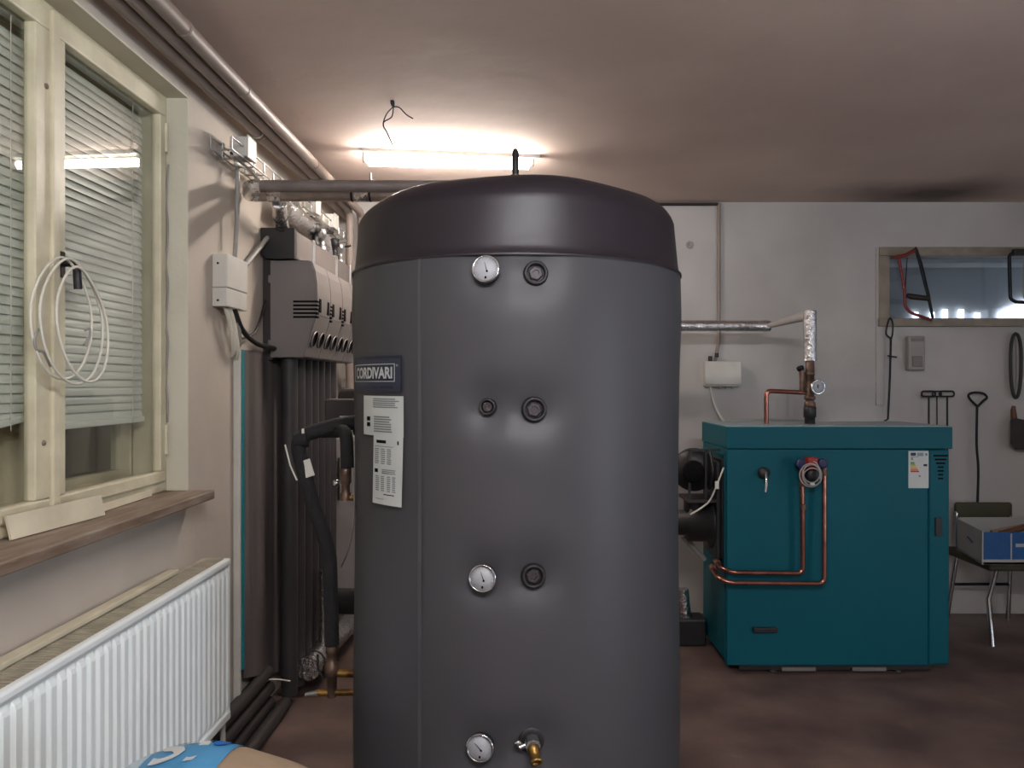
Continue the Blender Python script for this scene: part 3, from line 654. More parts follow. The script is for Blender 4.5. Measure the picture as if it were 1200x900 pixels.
# cable coil on the window handle
cc = thing('cable_coil', (FX+.07, 1.83, CZ), 'coil of thin white cable hung on the window handle', 'cable')
for k in range(3):
    cy_, cz_ = 1.792+.012*k, CZ+.153-.006*k; ry, rz = (.118, .125, .105)[k], (.142, .147, .136)[k]
    pts = []
    for i in range(41):
        t = 2*math.pi*i/40+math.pi/2; s_ = math.sin(t)
        pts.append((FX+.048+.010*k+.02*(1-s_)*.35, cy_+ry*math.cos(t)*(1-.28*max(0, s_)**2)+.012*(1-s_)*(k-1), cz_+rz*s_))
    MB().tube(pts, .0031, 8).build('loop', M_cable, cc)
MB().tube(smooth_path([(FX+.055, 1.69, CZ+.12), (FX+.06, 1.668, CZ+.10), (FX+.06, 1.675, CZ+.075), (FX+.06, 1.70, CZ+.07), (FX+.06, 1.725, CZ+.04)]), .0035, 6).build('loose_end', M_gcable, cc)
MB().tube(smooth_path([(FX+.06, 1.855, CZ+.095), (FX+.062, 1.875, CZ+.115), (FX+.06, 1.88, CZ+.135), (FX+.06, 1.86, CZ+.13)]), .003, 6).build('loose_end', M_gcable, cc)

# ---- pipework between wall and tank
pp = thing('insulated_pipe', P(388, 760, 2.5), 'black foam-insulated pipe with elbow dropping beside the tank', 'pipe')
e0 = P(346, 513, 2.45)
MB().tube(fillet([(-.44, 2.50, CZ-.115), P(396, 497, 2.48), e0, P(366, 590, 2.46), P(386, 645, 2.47), P(389, 756, 2.47)], .05, 8), .0235, 16).build('foam_sleeve', M_foam, pp)
MB().lathe([(.0265, -.02), (.0265, .02)], e0+Vector((.02, 0, -.006)), (1, .05, .18), 16).build('elbow', M_foam, pp)
MB().lathe([(.0246, -.004), (.0246, .004)], P(358, 510.5, 2.455), (1, .05, .27), 16).build('tape', M_white, pp)
MB().tube([P(334, 521, 2.43), P(340, 545, 2.43), P(348, 563, 2.43)], .003, 6).build('tie', M_cable, pp)
MB().box(-.017, .017, -.003, .003, -.028, .028, .002).map(lambda p: P(360, 549, 2.437)+RY(-.30)@p).build('tag', M_white, pp, label='small white paper tag')
pb = thing('insulated_pipe', P(405, 590, 2.42), 'short black insulated pipe bending down to a valve against the tank', 'pipe')
MB().tube(fillet([P(378, 506, 2.62), P(406, 505, 2.42), P(407, 548, 2.42)], .04), .021, 14).build('foam_sleeve', M_foam, pb)
MB().lathe([(.014, 0), (.018, .006), (.018, .05), (.013, .055), (.013, .08), (.017, .085), (.017, .105)], P(405, 547, 2.42), (0, 0, -1), 14).build('valve', M_oldbrass, pb)
MB().tube([P(404, 583, 2.42), P(418, 583, 2.42)], .010, 10).build('elbow', M_brass, pb)
MB().lathe([(.006, -.02), (.011, -.018), (.011, -.004), (.006, 0)], P(398, 566, 2.42), (1, 0, 0), 12).build('knob', M_chrome, pb)
MB().tube(smooth_path([P(414, 552, 2.36), P(415, 600, 2.36), P(409, 640, 2.4), P(400, 664, 2.5)]), .003, 6).build('cable', M_gcable, label='thin grey cable hanging beside the valve by the tank', cat='cable')
eb = thing('heater_cover', (-.60, 2.76, CZ-.17), 'dark brown box-shaped cover with dished top beside the tank', 'cover')
cx0, cx1, cy0, cy1 = -.69, -.50, 2.64, 2.94
MB().box(cx0, cx1, cy0, cy1, CZ-.135, CZ-.052, .008).build('body', mat('cover_dark', (46, 34, 34), .6, 0, .1, 12), eb)
MB().lathe([(.085, 0), (.082, .02), (.07, .034), (.055, .036), (.045, .022), (0, .02)], ((cx0+cx1)/2+.0, 2.80, CZ-.052), (0, 0, 1), 28).build('dished_lid', MATS['plate_dark'], eb)
MB().box(-.635, -.60, 2.632, 2.642, CZ-.118, CZ-.110).build('nameplate', M_white, eb)
MB().tube([(-.60, 2.76, CZ-.13), (-.60, 2.76, CZ-.17), (-.44, 2.6, CZ-.18)], .02, 10).build('stub', M_foam, eb)
# bottom connections of the tank
bt = thing('valve_assembly', P(388, 812, 2.47), 'brass valve assembly at the foot of the black pipe joining the tank', 'valve')
vx = P(389, 756, 2.47)
MB().lathe([(.014, 0), (.02, .004), (.02, .03), (.016, .034), (.016, .06), (.023, .064), (.023, .10), (.016, .104), (.016, .17)], vx+Vector((0, 0, .005)), (0, 0, -1), 14).build('body', M_oldbrass, bt)
MB().tube([P(389, 789, 2.47), P(425, 789, 2.47)], .013, 10).build('branch', M_brass, bt)
MB().tube([P(372, 812, 2.47), P(425, 811, 2.47)], .011, 10).build('branch', M_brass, bt)
MB().tube([P(358, 814, 2.46), P(372, 812, 2.46)], [.006, .010], 10).build('lever', M_steel, bt)
MB().tube([P(372, 767, 2.44), P(373, 784, 2.44), P(380, 797, 2.44)], .004, 8).build('lever', M_dark, bt)
pipe('foil_pipe', [P(361, 784, 3.2), P(383, 756, 3.5), P(416, 724, 3.95)], .050, M_foil, 'thick foil-wrapped pipe lying on the floor behind the black pipe', group='foil-wrapped pipes', fr=.2,
     extras=[(P(367.5, 776, 3.28), (.05, 1, 0), .052, .012, M_dark, 'tape_band')])
pipe('foil_pipe', [(-.895, 3.42, CZ-.83), (-.895, 3.42, .155)], .022, M_foil, 'upright foil-wrapped pipe partly hidden behind the black pipe', group='foil-wrapped pipes')
pipe('insulated_pipe', [P(394, 704, 2.75), (-.40, 2.60, CZ-.74)], .045, M_foam, 'thick black insulated stub joining the lower tank side')
# grey steel cabinet in the back corner and things on the wall there
sc = thing('steel_cabinet', (-.90, 4.1, 0), 'narrow light grey steel cabinet in the far left corner', 'cabinet')
MB().box(-1.01, -.70, 3.98, 4.33, .0, CZ-.275, .006).build('body', M_greyl, sc)
MB().box(-.985, -.71, 3.968, 3.982, .12, CZ-.285, .004).build('door', M_greyl, sc)
MB().box(-.965, -.955, 3.958, 3.972, CZ-.60, CZ-.38, .002).build('handle', M_dark, sc)
sb = thing('wall_socket', (-.985, BY-.02, CZ+.0), 'small white box on back wall in the gap beside the tank', 'box')
MB().box(-1.03, -.90, BY-.05, BY, CZ-.02, CZ+.03, .005).build('body', M_white, sb)
MB().box(-.98, -.972, BY-.052, BY-.03, CZ+.03, CZ+.07, .001).box(-.958, -.95, BY-.052, BY-.03, CZ+.03, CZ+.07, .001).build('pin', M_dark, sb)
MB().tube(smooth_path([P(405, 425, 4.28), P(409, 437, 4.26), P(414, 442, 4.25), P(411, 452, 4.26)]), .006, 6).build('cable', M_dark, label='black cable looping on back wall in the gap beside the tank', cat='cable')

# ================================================================== ceiling lamp, ceiling wires
def lamp(a, b, lab, m, r=.02):
    a = Vector(a); b = Vector(b); d = (b-a).normalized()
    t = thing('fluorescent_lamp', ((a.x+b.x)/2, (a.y+b.y)/2, CH-.06), lab, 'lamp', 'fluorescent lamps')
    side = Vector((-d.y, d.x, 0))*.02; up = Vector((0, 0, 1))
    c = []
    for q in (a-d*.03, b+d*.05):
        for s_ in (-1, 1):
            for z in (CH-.016, CH): c.append(Vector((q.x, q.y, z))+side*s_)
    MB().add(c, [[0, 1, 3, 2], [4, 6, 7, 5], [0, 4, 5, 1], [2, 3, 7, 6], [0, 2, 6, 4], [1, 5, 7, 3]]).build('batten', M_white, t)
    MB().tube([a, b], r, 16).build('tube', m, t)
    for q, s_ in ((a, -1), (b, 1)): MB().tube([q+d*s_*.001, q+d*s_*.018, Vector((q.x, q.y, CH-.012))+d*s_*.02], .009, 8).build('lamp_holder', M_white, t)
    return t
lamp(P(432, 189.5, 3.37), P(619, 193.5, 3.46), 'lit fluorescent tube lamp on ceiling behind the tank', M_tubeF, .018)
lamp((-.35, .05, CH-.16), (.85, .05, CH-.16), 'lit white fluorescent tube lamp on ceiling over the front of the room', M_tubeN, .018)
cw = thing('ceiling_wire', P(459, 118, 2.79), 'frayed loose wires hanging from the ceiling near the lamp', 'wire')
zc = CH
dC = 1.03*F/(450-118)
MB().tube([P(459, 113, dC)+Vector((0, 0, .008)), P(460, 121, dC), P(461, 126, dC)], [.006, .008, .004], 8).build('stub', M_iron, cw)
MB().tube(smooth_path([P(461, 126, dC), P(459, 137, dC), P(450, 143, dC), P(450, 150, dC)]), .0025, 6).build('strand', M_iron, cw)
MB().tube(smooth_path([P(460, 126, dC), P(453, 134, dC), P(449, 146, dC), P(453, 154, dC), P(457, 163, dC), P(462, 174, dC)]), .0025, 6).build('strand', M_iron, cw)
MB().tube(smooth_path([P(461, 125, dC), P(468, 126, dC), P(476, 134, dC), P(484, 139, dC)]), .0022, 6).build('strand', M_iron, cw)

# ================================================================== the boiler
BXL, BXR, BFY, BBY, BZ0, BZ1 = .906, 1.903, 3.44, 3.92, .040, 1.108
HB = 1.008
bo = thing('boiler', ((BXL+BXR)/2, 3.68, 0), 'wide teal steel heating boiler standing by the back wall', 'boiler')
MB().box(BXL+.004, BXR-.006, BFY+.012, BBY, BZ0, HB, .006).build('body', M_teal, bo)
MB().box(BXL-.001, BXR+.014, BFY-.0005, BBY+.004, HB+.001, BZ1, .004).build('hood', M_teal, bo)
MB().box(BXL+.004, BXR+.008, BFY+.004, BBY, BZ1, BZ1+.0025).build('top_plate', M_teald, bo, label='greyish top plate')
XS = (1088-VX)/F*BFY
MB().box(BXL, XS-.0015, BFY, BFY+.02, BZ0, HB-.001, .003).build('front_panel', M_teal, bo)
co = MB().box(XS+.0015, BXR, BFY, BFY+.03, BZ0, HB-.002, .010, 3).build('corner_column', M_teal, bo)
def bp(px, py, off=0.): return P(px, py, BFY-off)
for k, wd in enumerate((17, 14, 10.5, 7, 7, 6, 6)):
    a = bp(1102-wd/2+.3, 533+k*4.45); b = bp(1102+wd/2+.3, 535+k*4.45)
    MB().box(a.x, b.x, BFY-.001, BFY+.004, b.z, a.z).build('vent_slot', M_black, co)
a = bp(1095.5, 628); b = bp(1103.5, 606.5)
MB().box(a.x, b.x, BFY-.008, BFY+.004, a.z, b.z, .002).build('recess_handle', M_dark, co)
a = bp(882, 740.5); b = bp(910, 734.5)
MB().box(a.x, b.x, BFY-.02, BFY+.002, a.z, b.z, .004).build('ash_handle', M_dark, bo)
# left side of the casing: door frame with dark opening for the burner
MB().box(BXL-.004, BXL+.01, BFY+.03, BFY+.04, BZ0+.01, HB-.02).box(BXL-.004, BXL+.01, BFY+.05, BBY-.03, HB-.035, HB-.028).build('side_trim', M_teal, bo)
sd = MB().box(BXL-.006, BXL+.008, BFY+.07, BBY-.04, .50, .955, .003).build('burner_door', M_dark, bo)
# energy label
a = bp(1064.5, 572); b = bp(1088, 528.5)
el = MB().box(a.x, b.x, BFY-.0015, BFY+.001, a.z, b.z).build('energy_label', M_paper, bo, label='white energy label with coloured bars')
def lab(px0, py0, px1, py1, rgb, nm='bar'):
    a = bp(px0, py1); b = bp(px1, py0); k = 'lab_%d_%d_%d' % rgb
    MB().box(a.x, b.x, BFY-.0022, BFY-.0012, a.z, b.z).build(nm, MATS.get(k) or mat(k, rgb, .6), el)
lab(1067, 530.5, 1073, 534, (30, 40, 70), 'header'); lab(1074.5, 530.5, 1082, 534.5, (130, 140, 150), 'header'); lab(1084, 531, 1086.5, 534, (110, 120, 130), 'header')
for k, (w_, c) in enumerate(((4.5, (70, 130, 70)), (5.3, (120, 150, 60)), (6.1, (190, 180, 60)), (7, (220, 180, 70)), (8, (220, 150, 60)), (9, (205, 110, 50)), (10, (170, 40, 40)))):
    lab(1066.8, 541.5+k*1.72, 1066.8+w_, 542.9+k*1.72, c)
lab(1082, 543.8, 1086.3, 546.4, (25, 25, 28), 'arrow'); lab(1067.5, 536.2, 1069.5, 539, (120, 125, 130), 'print'); lab(1076.5, 556.8, 1078.6, 559, (120, 125, 130), 'print'); lab(1067, 535, 1076, 535.6, (120, 125, 130), 'print')
# base and feet
MB().box(BXL+.06, BXR-.07, BFY+.02, BBY-.03, .012, BZ0+.005).build('base', M_dark, bo)
for px in (937, 1020):
    a = P(px-20, 789.5, BFY); b = P(px+20, 784, BFY)
    MB().box(a.x, b.x, BFY+.008, BFY+.024, .010, .026, .002).build('skid', M_grey, bo)
for px in (905, 1052):
    MB().lathe([(.022, 0), (.022, .008), (.008, .012), (.008, .04)], P(px, 790, BFY+.04).xy.to_3d(), (0, 0, 1), 14).build('foot', M_dark, bo)
for y in (BBY-.06,):
    for x in (BXL+.08, BXR-.1): MB().lathe([(.022, 0), (.022, .008), (.008, .012), (.008, .04)], (x, y, 0), (0, 0, 1), 14).build('foot', M_dark, bo)
# lever
c = bp(894.5, 554)
lv = MB().lathe([(.026, 0), (.027, .012), (.022, .022), (.012, .026), (0, .026)], c, (0, -1, 0), 20).build('damper_lever', M_dark, bo)
MB().tube([c+Vector((.002, -.028, .002)), c+Vector((-.008, -.075, -.03)), c+Vector((-.018, -.085, -.075))], [.009, .006, .006], 10).build('rod', M_chrome, lv)
# thermostatic valve loop in copper
yv = BFY-.045
vz_ = P(0, 543, yv).z
def bq(px, py, y=None): return P(px, py, y if y else yv)
cl = MB().tube(fillet([bq(939, 543)+Vector((0, .05, 0)), bq(939, 543), bq(940.5, 600), bq(941, 672), bq(858, 671), Vector((BXL-.03, yv+.03, bq(850, 668).z)), Vector((BXL-.03, yv+.14, bq(850, 668).z+.01))], .03, 8), .0105, 12).build('copper_pipe', M_copper, bo, label='shorter looped copper pipe')
cl2 = MB().tube(fillet([bq(964, 543)+Vector((0, .05, 0)), bq(966, 543), bq(966, 684, yv-.02), bq(856, 683, yv-.02), Vector((BXL-.05, yv+.0, bq(850, 678).z)), Vector((BXL-.05, yv+.14, bq(850, 674).z+.01))], .03, 8), .0105, 12).build('copper_pipe', M_copper, bo, label='longer looped copper pipe')
MB().lathe([(.014, -.012), (.014, .012)], bq(941, 594), (0, 0, 1), 12).build('joint', M_oldbrass, cl)
MB().lathe([(.0135, -.02), (.0135, .02)], bq(966, 552), (0, 0, 1), 12).build('joint', M_oldbrass, cl2)
for y_, x_, z_ in ((yv+.11, BXL-.03, bq(850, 668).z+.008), (yv+.11, BXL-.05, bq(850, 674).z+.008)):
    MB().lathe([(.015, -.015), (.017, -.012), (.017, .012), (.015, .015)], (x_, y_, z_), (0, 1, 0), 6, smooth=False).build('union_nut', M_oldbrass, cl)
    MB().tube([(x_, y_, z_), (x_, y_+.04, z_), (BXL+.01, y_+.05, z_)], .010, 10).build('pipe_tail', M_copper, cl)
va = MB().tube([bq(937, 545, yv+.005), bq(966, 545, yv+.005)], .013, 12).build('safety_valve', M_oldbrass, bo, label='safety valve with red cap and blue handwheels')
for px in (938, 964): MB().lathe([(.014, -.012), (.021, -.010), (.021, .010), (.014, .012)], bq(px, 543, yv-.01), (0, -1, 0), 10, smooth=False).build('handwheel', M_blue, va)
MB().box(bq(945, 0).x, bq(957, 0).x, yv-.02, yv+.03, bq(0, 550).z, bq(0, 536).z, .005).build('red_cap', M_red, va)
MB().tube([bq(937, 568), bq(944, 568)], .012, 10).build('side_tap', M_oldbrass, va)
MB().lathe([(.03, 0), (.033, .006), (.033, .02), (.03, .026), (.012, .028), (0, .028)], bq(952, 556, yv+.012), (0, -1, 0), 20).build('knob', M_dark, va)
cb = thing('sensor_cable', bq(952, 575, yv-.04), 'small coil of grey capillary tube hung on the red valve of the boiler', 'cable')
for k in range(3):
    pts = []
    for i in range(33):
        t = 2*math.pi*i/32; R_ = (.048, .04, .036)[k]
        q = bq((950, 952, 951)[k], (557, 559, 555)[k], yv-.04-.004*k); pts.append(q+Vector((R_*math.cos(t), 0, R_*math.sin(t)*(1.05, .95, 1.1)[k])))
    MB().tube(pts, .0032, 6).build('loop', M_gcable, cb)
MB().lathe([(.006, -.009), (.006, .009)], bq(952, 567.5, yv-.052), (1, 0, 0), 10).build('clip', M_white, cb)
MB().tube(smooth_path([bq(953, 541, yv-.026), bq(957, 543, yv-.03), bq(961, 552, yv-.042), bq(961, 562, yv-.045)]), .003, 6).build('tail', M_gcable, cb)
# pellet burner on the left flank
bn = thing('burner', (.78, 3.66, .62), 'black pellet burner with blower fixed to left side of the boiler', 'burner')
by = 3.64
zb = P(0, 612, by).z
MB().lathe([(.115, -.004), (.12, -.02), (.12, -.035), (.09, -.045), (.09, -.13), (.06, -.14), (.06, -.30)], (BXL-.003, by, zb), (1, 0, 0), 28).build('flange_housing', M_dark, bn)
MB().box(BXL-.03, BXL-.006, by-.13, by+.14, zb-.15, zb+.30, .01).build('mounting_plate', M_dark, bn)
zf = P(0, 550, by).z
fs = MB().lathe([(.03, -.05), (.095, -.045), (.10, -.03), (.10, .03), (.095, .045), (.03, .05)], (.80, by, zf), (.25, 1, 0), 28).build('blower_scroll', M_dark, bn)
MB().lathe([(.045, 0), (.05, .02), (.05, .07), (.04, .08), (0, .08)], (.79, by-.05, zf), (-.25, -1, 0), 20).build('motor', M_black, fs)
MB().lathe([(.088, .0), (.096, .004), (.096, .01), (.088, .012)], (.845, by-.07, zf+.01), (1, .0, 0), 24, cap=False).build('blower_ring', M_dark, bn)
MB().box(.745, .90, by-.10, by-.09, zf+.095, zf+.105).box(.755, .765, by-.10, by-.09, zf-.13, zf+.10).box(.83, .84, by-.10, by-.09, zf-.13, zf+.10).build('bracket', M_dark, bn)
MB().box(.745, .895, by-.13, by+.08, zf-.14, zf-.125, .003).build('shelf', MATS['plate_dark'], bn)
MB().tube([(.80, by-.02, zf-.13), (.80, by-.01, zb+.06)], .05, 14).build('air_duct', M_dark, bn)
MB().tube(smooth_path([P(848, 548, 3.45), P(841, 566, 3.46), P(832, 586, 3.5), P(822, 595, 3.5), P(809, 603, 3.5)]), .004, 6).build('cable', M_cable, bn, label='pale burner cable')
MB().box(P(838, 0, 3.46).x, P(842.5, 0, 3.46).x, 3.455, 3.468, P(0, 573, 3.46).z, P(0, 564, 3.46).z, .003).build('connector', M_white, bn)
MB().tube([P(800, 628, 3.7), P(826, 656, 3.7)], .014, 10).build('feed_pipe', M_gcable, bn)
# copper and foil pipework on the boiler top
by2 = 3.66
st = thing('boiler_outlet', P(949, 497, by2), 'bronze mixing valve with gauge and copper branch on boiler top', 'valve')
ctr = lambda py: P(949, py, by2)
zt = BZ1+.002
MB().lathe([(.024, zt-.0-zt), (.024, .03), (.029, .032), (.029, .08), (.027, .082)], (ctr(450).x, by2, zt), (0, 0, 1), 16).build('sleeve', M_dark, st)
z2 = zt+.08
zfoil = ctr(423).z
MB().lathe([(.022, 0), (.026, .004), (.026, .022), (.020, .026), (.020, .034), (.026, .036), (.026, .05), (.021, .052), (.021, .15), (.024, .152), (.024, .165), (.021, .167), (.021, zfoil-z2+.02)], (ctr(450).x, by2, z2), (0, 0, 1), 16).build('body', M_oldbrass, st)
MB().tube(fillet([P(898, 497, by2-.0), P(898, 458, by2), P(940, 460, by2), P(947, 460, by2)], .025), .011, 12).build('copper_branch', M_copper, st)
MB().tube(fillet([P(947, 459, by2), P(940, 459, by2), P(940, 440, by2), P(939, 432, by2)], .02), [.014]*9+[.013]*7 if False else .013, 10).build('bypass', M_oldbrass, st)
MB().lathe([(.012, -.01), (.017, -.006), (.017, .01), (.01, .014)], P(938, 432, by2), (-.4, 0, 1), 12).build('bypass_cap', M_iron, st)
gc = P(957.5, 453.5, by2-.05)
gg = MB().lathe([(.012, -.05), (.012, 0), (.030, .004), (.034, .012), (.034, .022)], gc+Vector((0, .02, 0)), (.1, -1, 0), 22).build('gauge', M_dark, st, label='round pressure gauge with chrome ring')
MB().lathe([(.034, .02), (.0365, .023), (.035, .029), (.031, .029)], gc+Vector((0, .02, 0)), (.1, -1, 0), 26, cap=False).build('bezel', M_chrome, gg)
MB().lathe([(.0315, .0225), (.0315, .0255), (0, .0256)], gc+Vector((0, .02, 0)), (.1, -1, 0), 26).build('dial', M_dial, gg)
MB().box(gc.x-.0035+.0025, gc.x+.0005+.0025, gc.y+.02-.0275, gc.y+.02-.0265, gc.z-.006, gc.z+.012).build('needle', M_black, gg)
# foil run: from the tank along the wall, over to the boiler, down the outlet
fx = ctr(400).x
ft = zfoil
fp = pipe('foil_pipe', [(.10, 2.88, P(0, 382, 4.02).z), (.18, 3.98, P(0, 382, 4.02).z), (P(902, 382, 4.02).x, 4.02, P(0, 382, 4.02).z)], .029, M_foil, 'level foil-wrapped pipe coming from behind the tank toward the boiler outlet', group='foil-wrapped pipes', fr=.03,
     extras=[((P(899, 382, 4.02).x-.01, 4.02, P(0, 382, 4.02).z), (1, 0, 0), .031, .02, M_foil, 'foil_collar')])
MB().tube([(P(900, 382, 4.02).x, 4.02, P(0, 382, 4.02).z), (fx-.02, by2+.03, P(0, 370, by2).z), (fx, by2, P(0, 370, by2).z)], [.013, .024, .024], 12).build('link_pipe', M_wallb, fp, label='link pipe with the reflected wall colour painted on')  # wall colour painted on, standing in for the wall mirrored in foil
pipe('foil_pipe', [(fx, by2, ft), (fx, by2, P(0, 364, by2).z)], .0305, M_foil, 'bright upright foil-wrapped pipe on top of the boiler outlet valve', group='foil-wrapped pipes', extras=[((fx, by2, ft+.006), (0, 0, 1), .0315, .012, M_foil, 'foil_collar')])
# odds and ends left of the boiler
pipe('foil_pipe', [P(800, 690, 3.85), P(803, 722, 3.85), P(812, 742, 3.85)], .03, M_foil, 'short foil-wrapped pipe end near the floor between tank and boiler', group='foil-wrapped pipes')
MB().box(.74, .90, 3.80, 3.93, 0, .135, .01).map(lambda p: p).build('ash_box', M_dark, label='small black metal box on floor left of the boiler', cat='box')

# ================================================================== back wall
cd = thing('wall_conduit', ((842-VX)/F*BY, BY, CZ+.30), 'thin grey conduit down the back wall beside the tank', 'conduit')
MB().tube([P(842.5, 238, BY-.012), P(842.5, 398, BY-.012), P(838, 424, BY-.012)], .010, 8).build('riser', M_pipe, cd)
MB().tube([P(700, 237.5, BY-.012)-Vector((0, 0, .008)), P(843, 237.5, BY-.012)-Vector((0, 0, .008))], .009, 8).build('ceiling_run', M_dbrown, cd)
eb2 = thing('electric_box', P(847, 455, BY), 'pale grey electrical box on back wall left of the boiler outlet', 'box')
a = P(826, 453, BY-.05); b = P(867.5, 423.5, BY-.05)
MB().box(a.x, b.x, BY-.055, BY, a.z, b.z, .008).build('body', M_white, eb2)
MB().box(a.x-.002, b.x+.002, BY-.07, BY-.052, a.z+.01, b.z, .006).build('cover', M_white, eb2)
for k in range(3): MB().lathe([(.010, 0), (.010, .014)], (a.x+.09+.035*k, BY-.03, a.z+.004), (0, 0, -1), 10).build('gland', M_gcable, eb2)
MB().tube([(a.x+.035, BY-.03, b.z), (a.x+.035, BY-.03, b.z+.03)], .012, 10).lathe([(.011, -.012), (.011, .012)], (a.x+.07, BY-.04, b.z+.035), (0, 0, 1), 10).build('cable_entry', M_dark, eb2)
MB().tube(smooth_path([(a.x+.035, BY-.03, a.z), P(835, 465, BY-.05), P(840, 480, BY-.06), P(850, 497, BY-.08)]), .007, 8).build('cable_tail', M_white, eb2)
MB().lathe([(.022, 0), (.02, .006), (.012, .007), (.010, .002), (0, .002)], P(808.5, 287, BY), (0, -1, 0), 14).build('wall_plug', M_gcable, label='small round blanked hole in back wall right of tank cap', cat='fitting')
# wall switch
sw = thing('light_switch', P(1073, 434, BY), 'small grey switch box on back wall under the interior window', 'switch')
a = P(1063.5, 434, BY-.03); b = P(1083, 394, BY-.03)
MB().box(a.x, b.x, BY-.045, BY, a.z, b.z, .008).build('body', M_greyl, sw)
MB().box(a.x+.018, b.x-.018, BY-.052, BY-.04, a.z+.02, a.z+.08, .004).build('rocker', M_grey, sw)
MB().box(a.x+.01, b.x-.01, BY-.048, BY-.04, b.z-.03, b.z-.01, .003).build('top_plate', M_grey, sw)
MB().box(P(1026, 0, BY).x, P(1035, 0, BY).x, BY-.010, BY, P(0, 475, BY).z, P(0, 290, BY).z, .002).build('trim_1', M_wallb, kind='structure')
# rods hanging on the wall
HY = BY-.035
pk = thing('fire_poker', P(1038, 497, HY), 'long thin iron poker with narrow loop handle hanging left of the interior window', 'poker')
MB().tube(smooth_path([P(1043, 396, HY), P(1038.5, 391, HY), P(1040, 380, HY), P(1043, 373, HY), P(1046, 378, HY), P(1046, 390, HY), P(1044.5, 397, HY)], 5), .0045, 8).build('loop_handle', M_iron, pk)
MB().tube([P(1044, 395, HY), P(1043, 440, HY), P(1040.5, 491, HY), P(1036, 494, HY)], .006, 8).build('rod', M_iron, pk)
MB().tube([P(1043.5, 417, HY), P(1043.5, 417, BY+.0)], .005, 6).tube([P(1040, 417, HY+.01), P(1051, 418.5, HY+.01)], .004, 6).build('nail', M_iron, pk)
for k, (px, w0, w1, lab_) in enumerate(((1088.5, 1080, 1096, 'leftmost of the three thin iron scrapers behind the boiler'), (1098, 1093, 1103, 'middle thin iron scraper behind the boiler, its handle overlapped'), (1110, 1101, 1118, 'rightmost of the three thin iron scrapers behind the boiler'))):
    y = HY-.012*(k != 1)
    r_ = thing('iron_scraper', P(px, 560, y), lab_, 'scraper', 'iron scrapers on the back wall')
    MB().tube(fillet([P(px, 464.5, y), P(w0, 464.5, y), P(w0, 458.5, y), P(w1, 458.5, y), P(w1, 464.5, y), P(px, 464.5, y)], .014), .0052 if k != 1 else .004, 8).build('loop_handle', M_iron, r_)
    MB().tube([P(px, 464, y), P(px+.5, 620, y)], .005 if k != 1 else .0035, 8).build('rod', M_iron, r_)
hk = thing('iron_hook', P(1145, 590, HY), 'iron rod with triangular loop handle hanging above the chair', 'hook')
MB().tube(smooth_path([P(1145, 476, HY), P(1137, 468, HY), P(1135, 463, HY), P(1139, 460.5, HY), P(1146, 460, HY), P(1153, 461.5, HY), P(1156.5, 466, HY), P(1152, 470, HY), P(1145.5, 476.5, HY)], 4), .0068, 8).build('loop_handle', M_iron, hk)
MB().tube(smooth_path([P(1145, 475, HY), P(1144.5, 520, HY), P(1146.5, 552, HY), P(1145, 600, HY)]), .0068, 8).build('rod', M_iron, hk)
bl = thing('rubber_belt', P(1190, 467, HY), 'dark oval drive belt hanging on back wall under the interior window', 'belt')
pts = []
for i in range(41):
    t = 2*math.pi*i/40; s_ = math.sin(t); pts.append(P(1190.5+6.2*math.cos(t)*(1+.12*s_), 428.5-37.5*math.copysign(abs(s_)**.75, s_), HY))
MB().tube(pts, .009, 8).build('outer_loop', M_rubber, bl)
pts = [p+Vector((0, .012, 0)) for p in pts]; c = sum((p for p in pts[:-1]), Vector())/40
MB().tube([c+Vector(((p.x-c.x)*.55, 0, (p.z-c.z)*.93)) for p in pts], .008, 8).build('inner_loop', M_gcable, bl)
# wooden scraper / block at the right edge
wt = thing('hand_brush', P(1195, 527, HY), 'dark brown wooden hand brush hanging at the right edge', 'brush')
MB().prism([(1184, 492), (1191, 490), (1210, 494), (1214, 528), (1190, 527), (1184, 520)], lambda a_, b_, h_: P(a_, b_, HY+h_), -.03, .025).build('block', M_dbrown, wt)
MB().tube([P(1188, 475.5, HY), P(1187.5, 480, HY), P(1188.5, 492, HY)], [.009, .013, .017], 10).build('handle', M_brown, wt)
# saws hung on the interior window
def P2(px, py, off): return P(px, py, BY-off)
sw1 = thing('bow_saw', P2(1080, 375, .06), 'red and grey bow saw hanging on the left of interior window', 'saw')
MB().tube(fillet([P2(1054, 303, .07), P2(1053.5, 304, .07), P2(1060, 340, .07), P2(1060.5, 360, .07), P2(1068, 367, .07), P2(1092, 375, .07)], .03), .0085, 8).build('frame', M_redp, sw1)
MB().tube([P2(1073, 291, .07), P2(1079, 310, .07), P2(1088, 347, .07), P2(1093, 373, .07)], [.014, .016, .014, .012], 10, flat=.6).build('back_bar', M_iron, sw1)
MB().tube([P2(1063, 346, .07), P2(1068, 347.5, .07), P2(1089, 350, .07)], [.012, .017, .015], 10).build('grip', M_dbrown, sw1)
MB().tube([P2(1048, 302, .07), P2(1062, 299, .07), P2(1074, 292, .07)], .011, 8).build('tip', M_redp, sw1)
MB().prism([(1062.5, 302), (1063.7, 302), (1061, 345), (1059.8, 345)], lambda a_, b_, h_: P2(a_, b_, .07+h_), -.001, .001).build('blade', M_iron, sw1)
MB().tube([P2(1073, 291, .075), P2(1073, 290, 0)], .006, 6).build('hook', M_iron, sw1)
sw2 = thing('hacksaw', P2(1192, 354, .06), 'dark blue metal hacksaw hanging at the right of interior window', 'saw')
MB().tube(fillet([P2(1204, 297, .07), P2(1182.5, 297, .07), P2(1184, 350, .07), P2(1190, 354, .07), P2(1206, 354.5, .07)], .03), .010, 8).build('frame', M_iron, sw2)
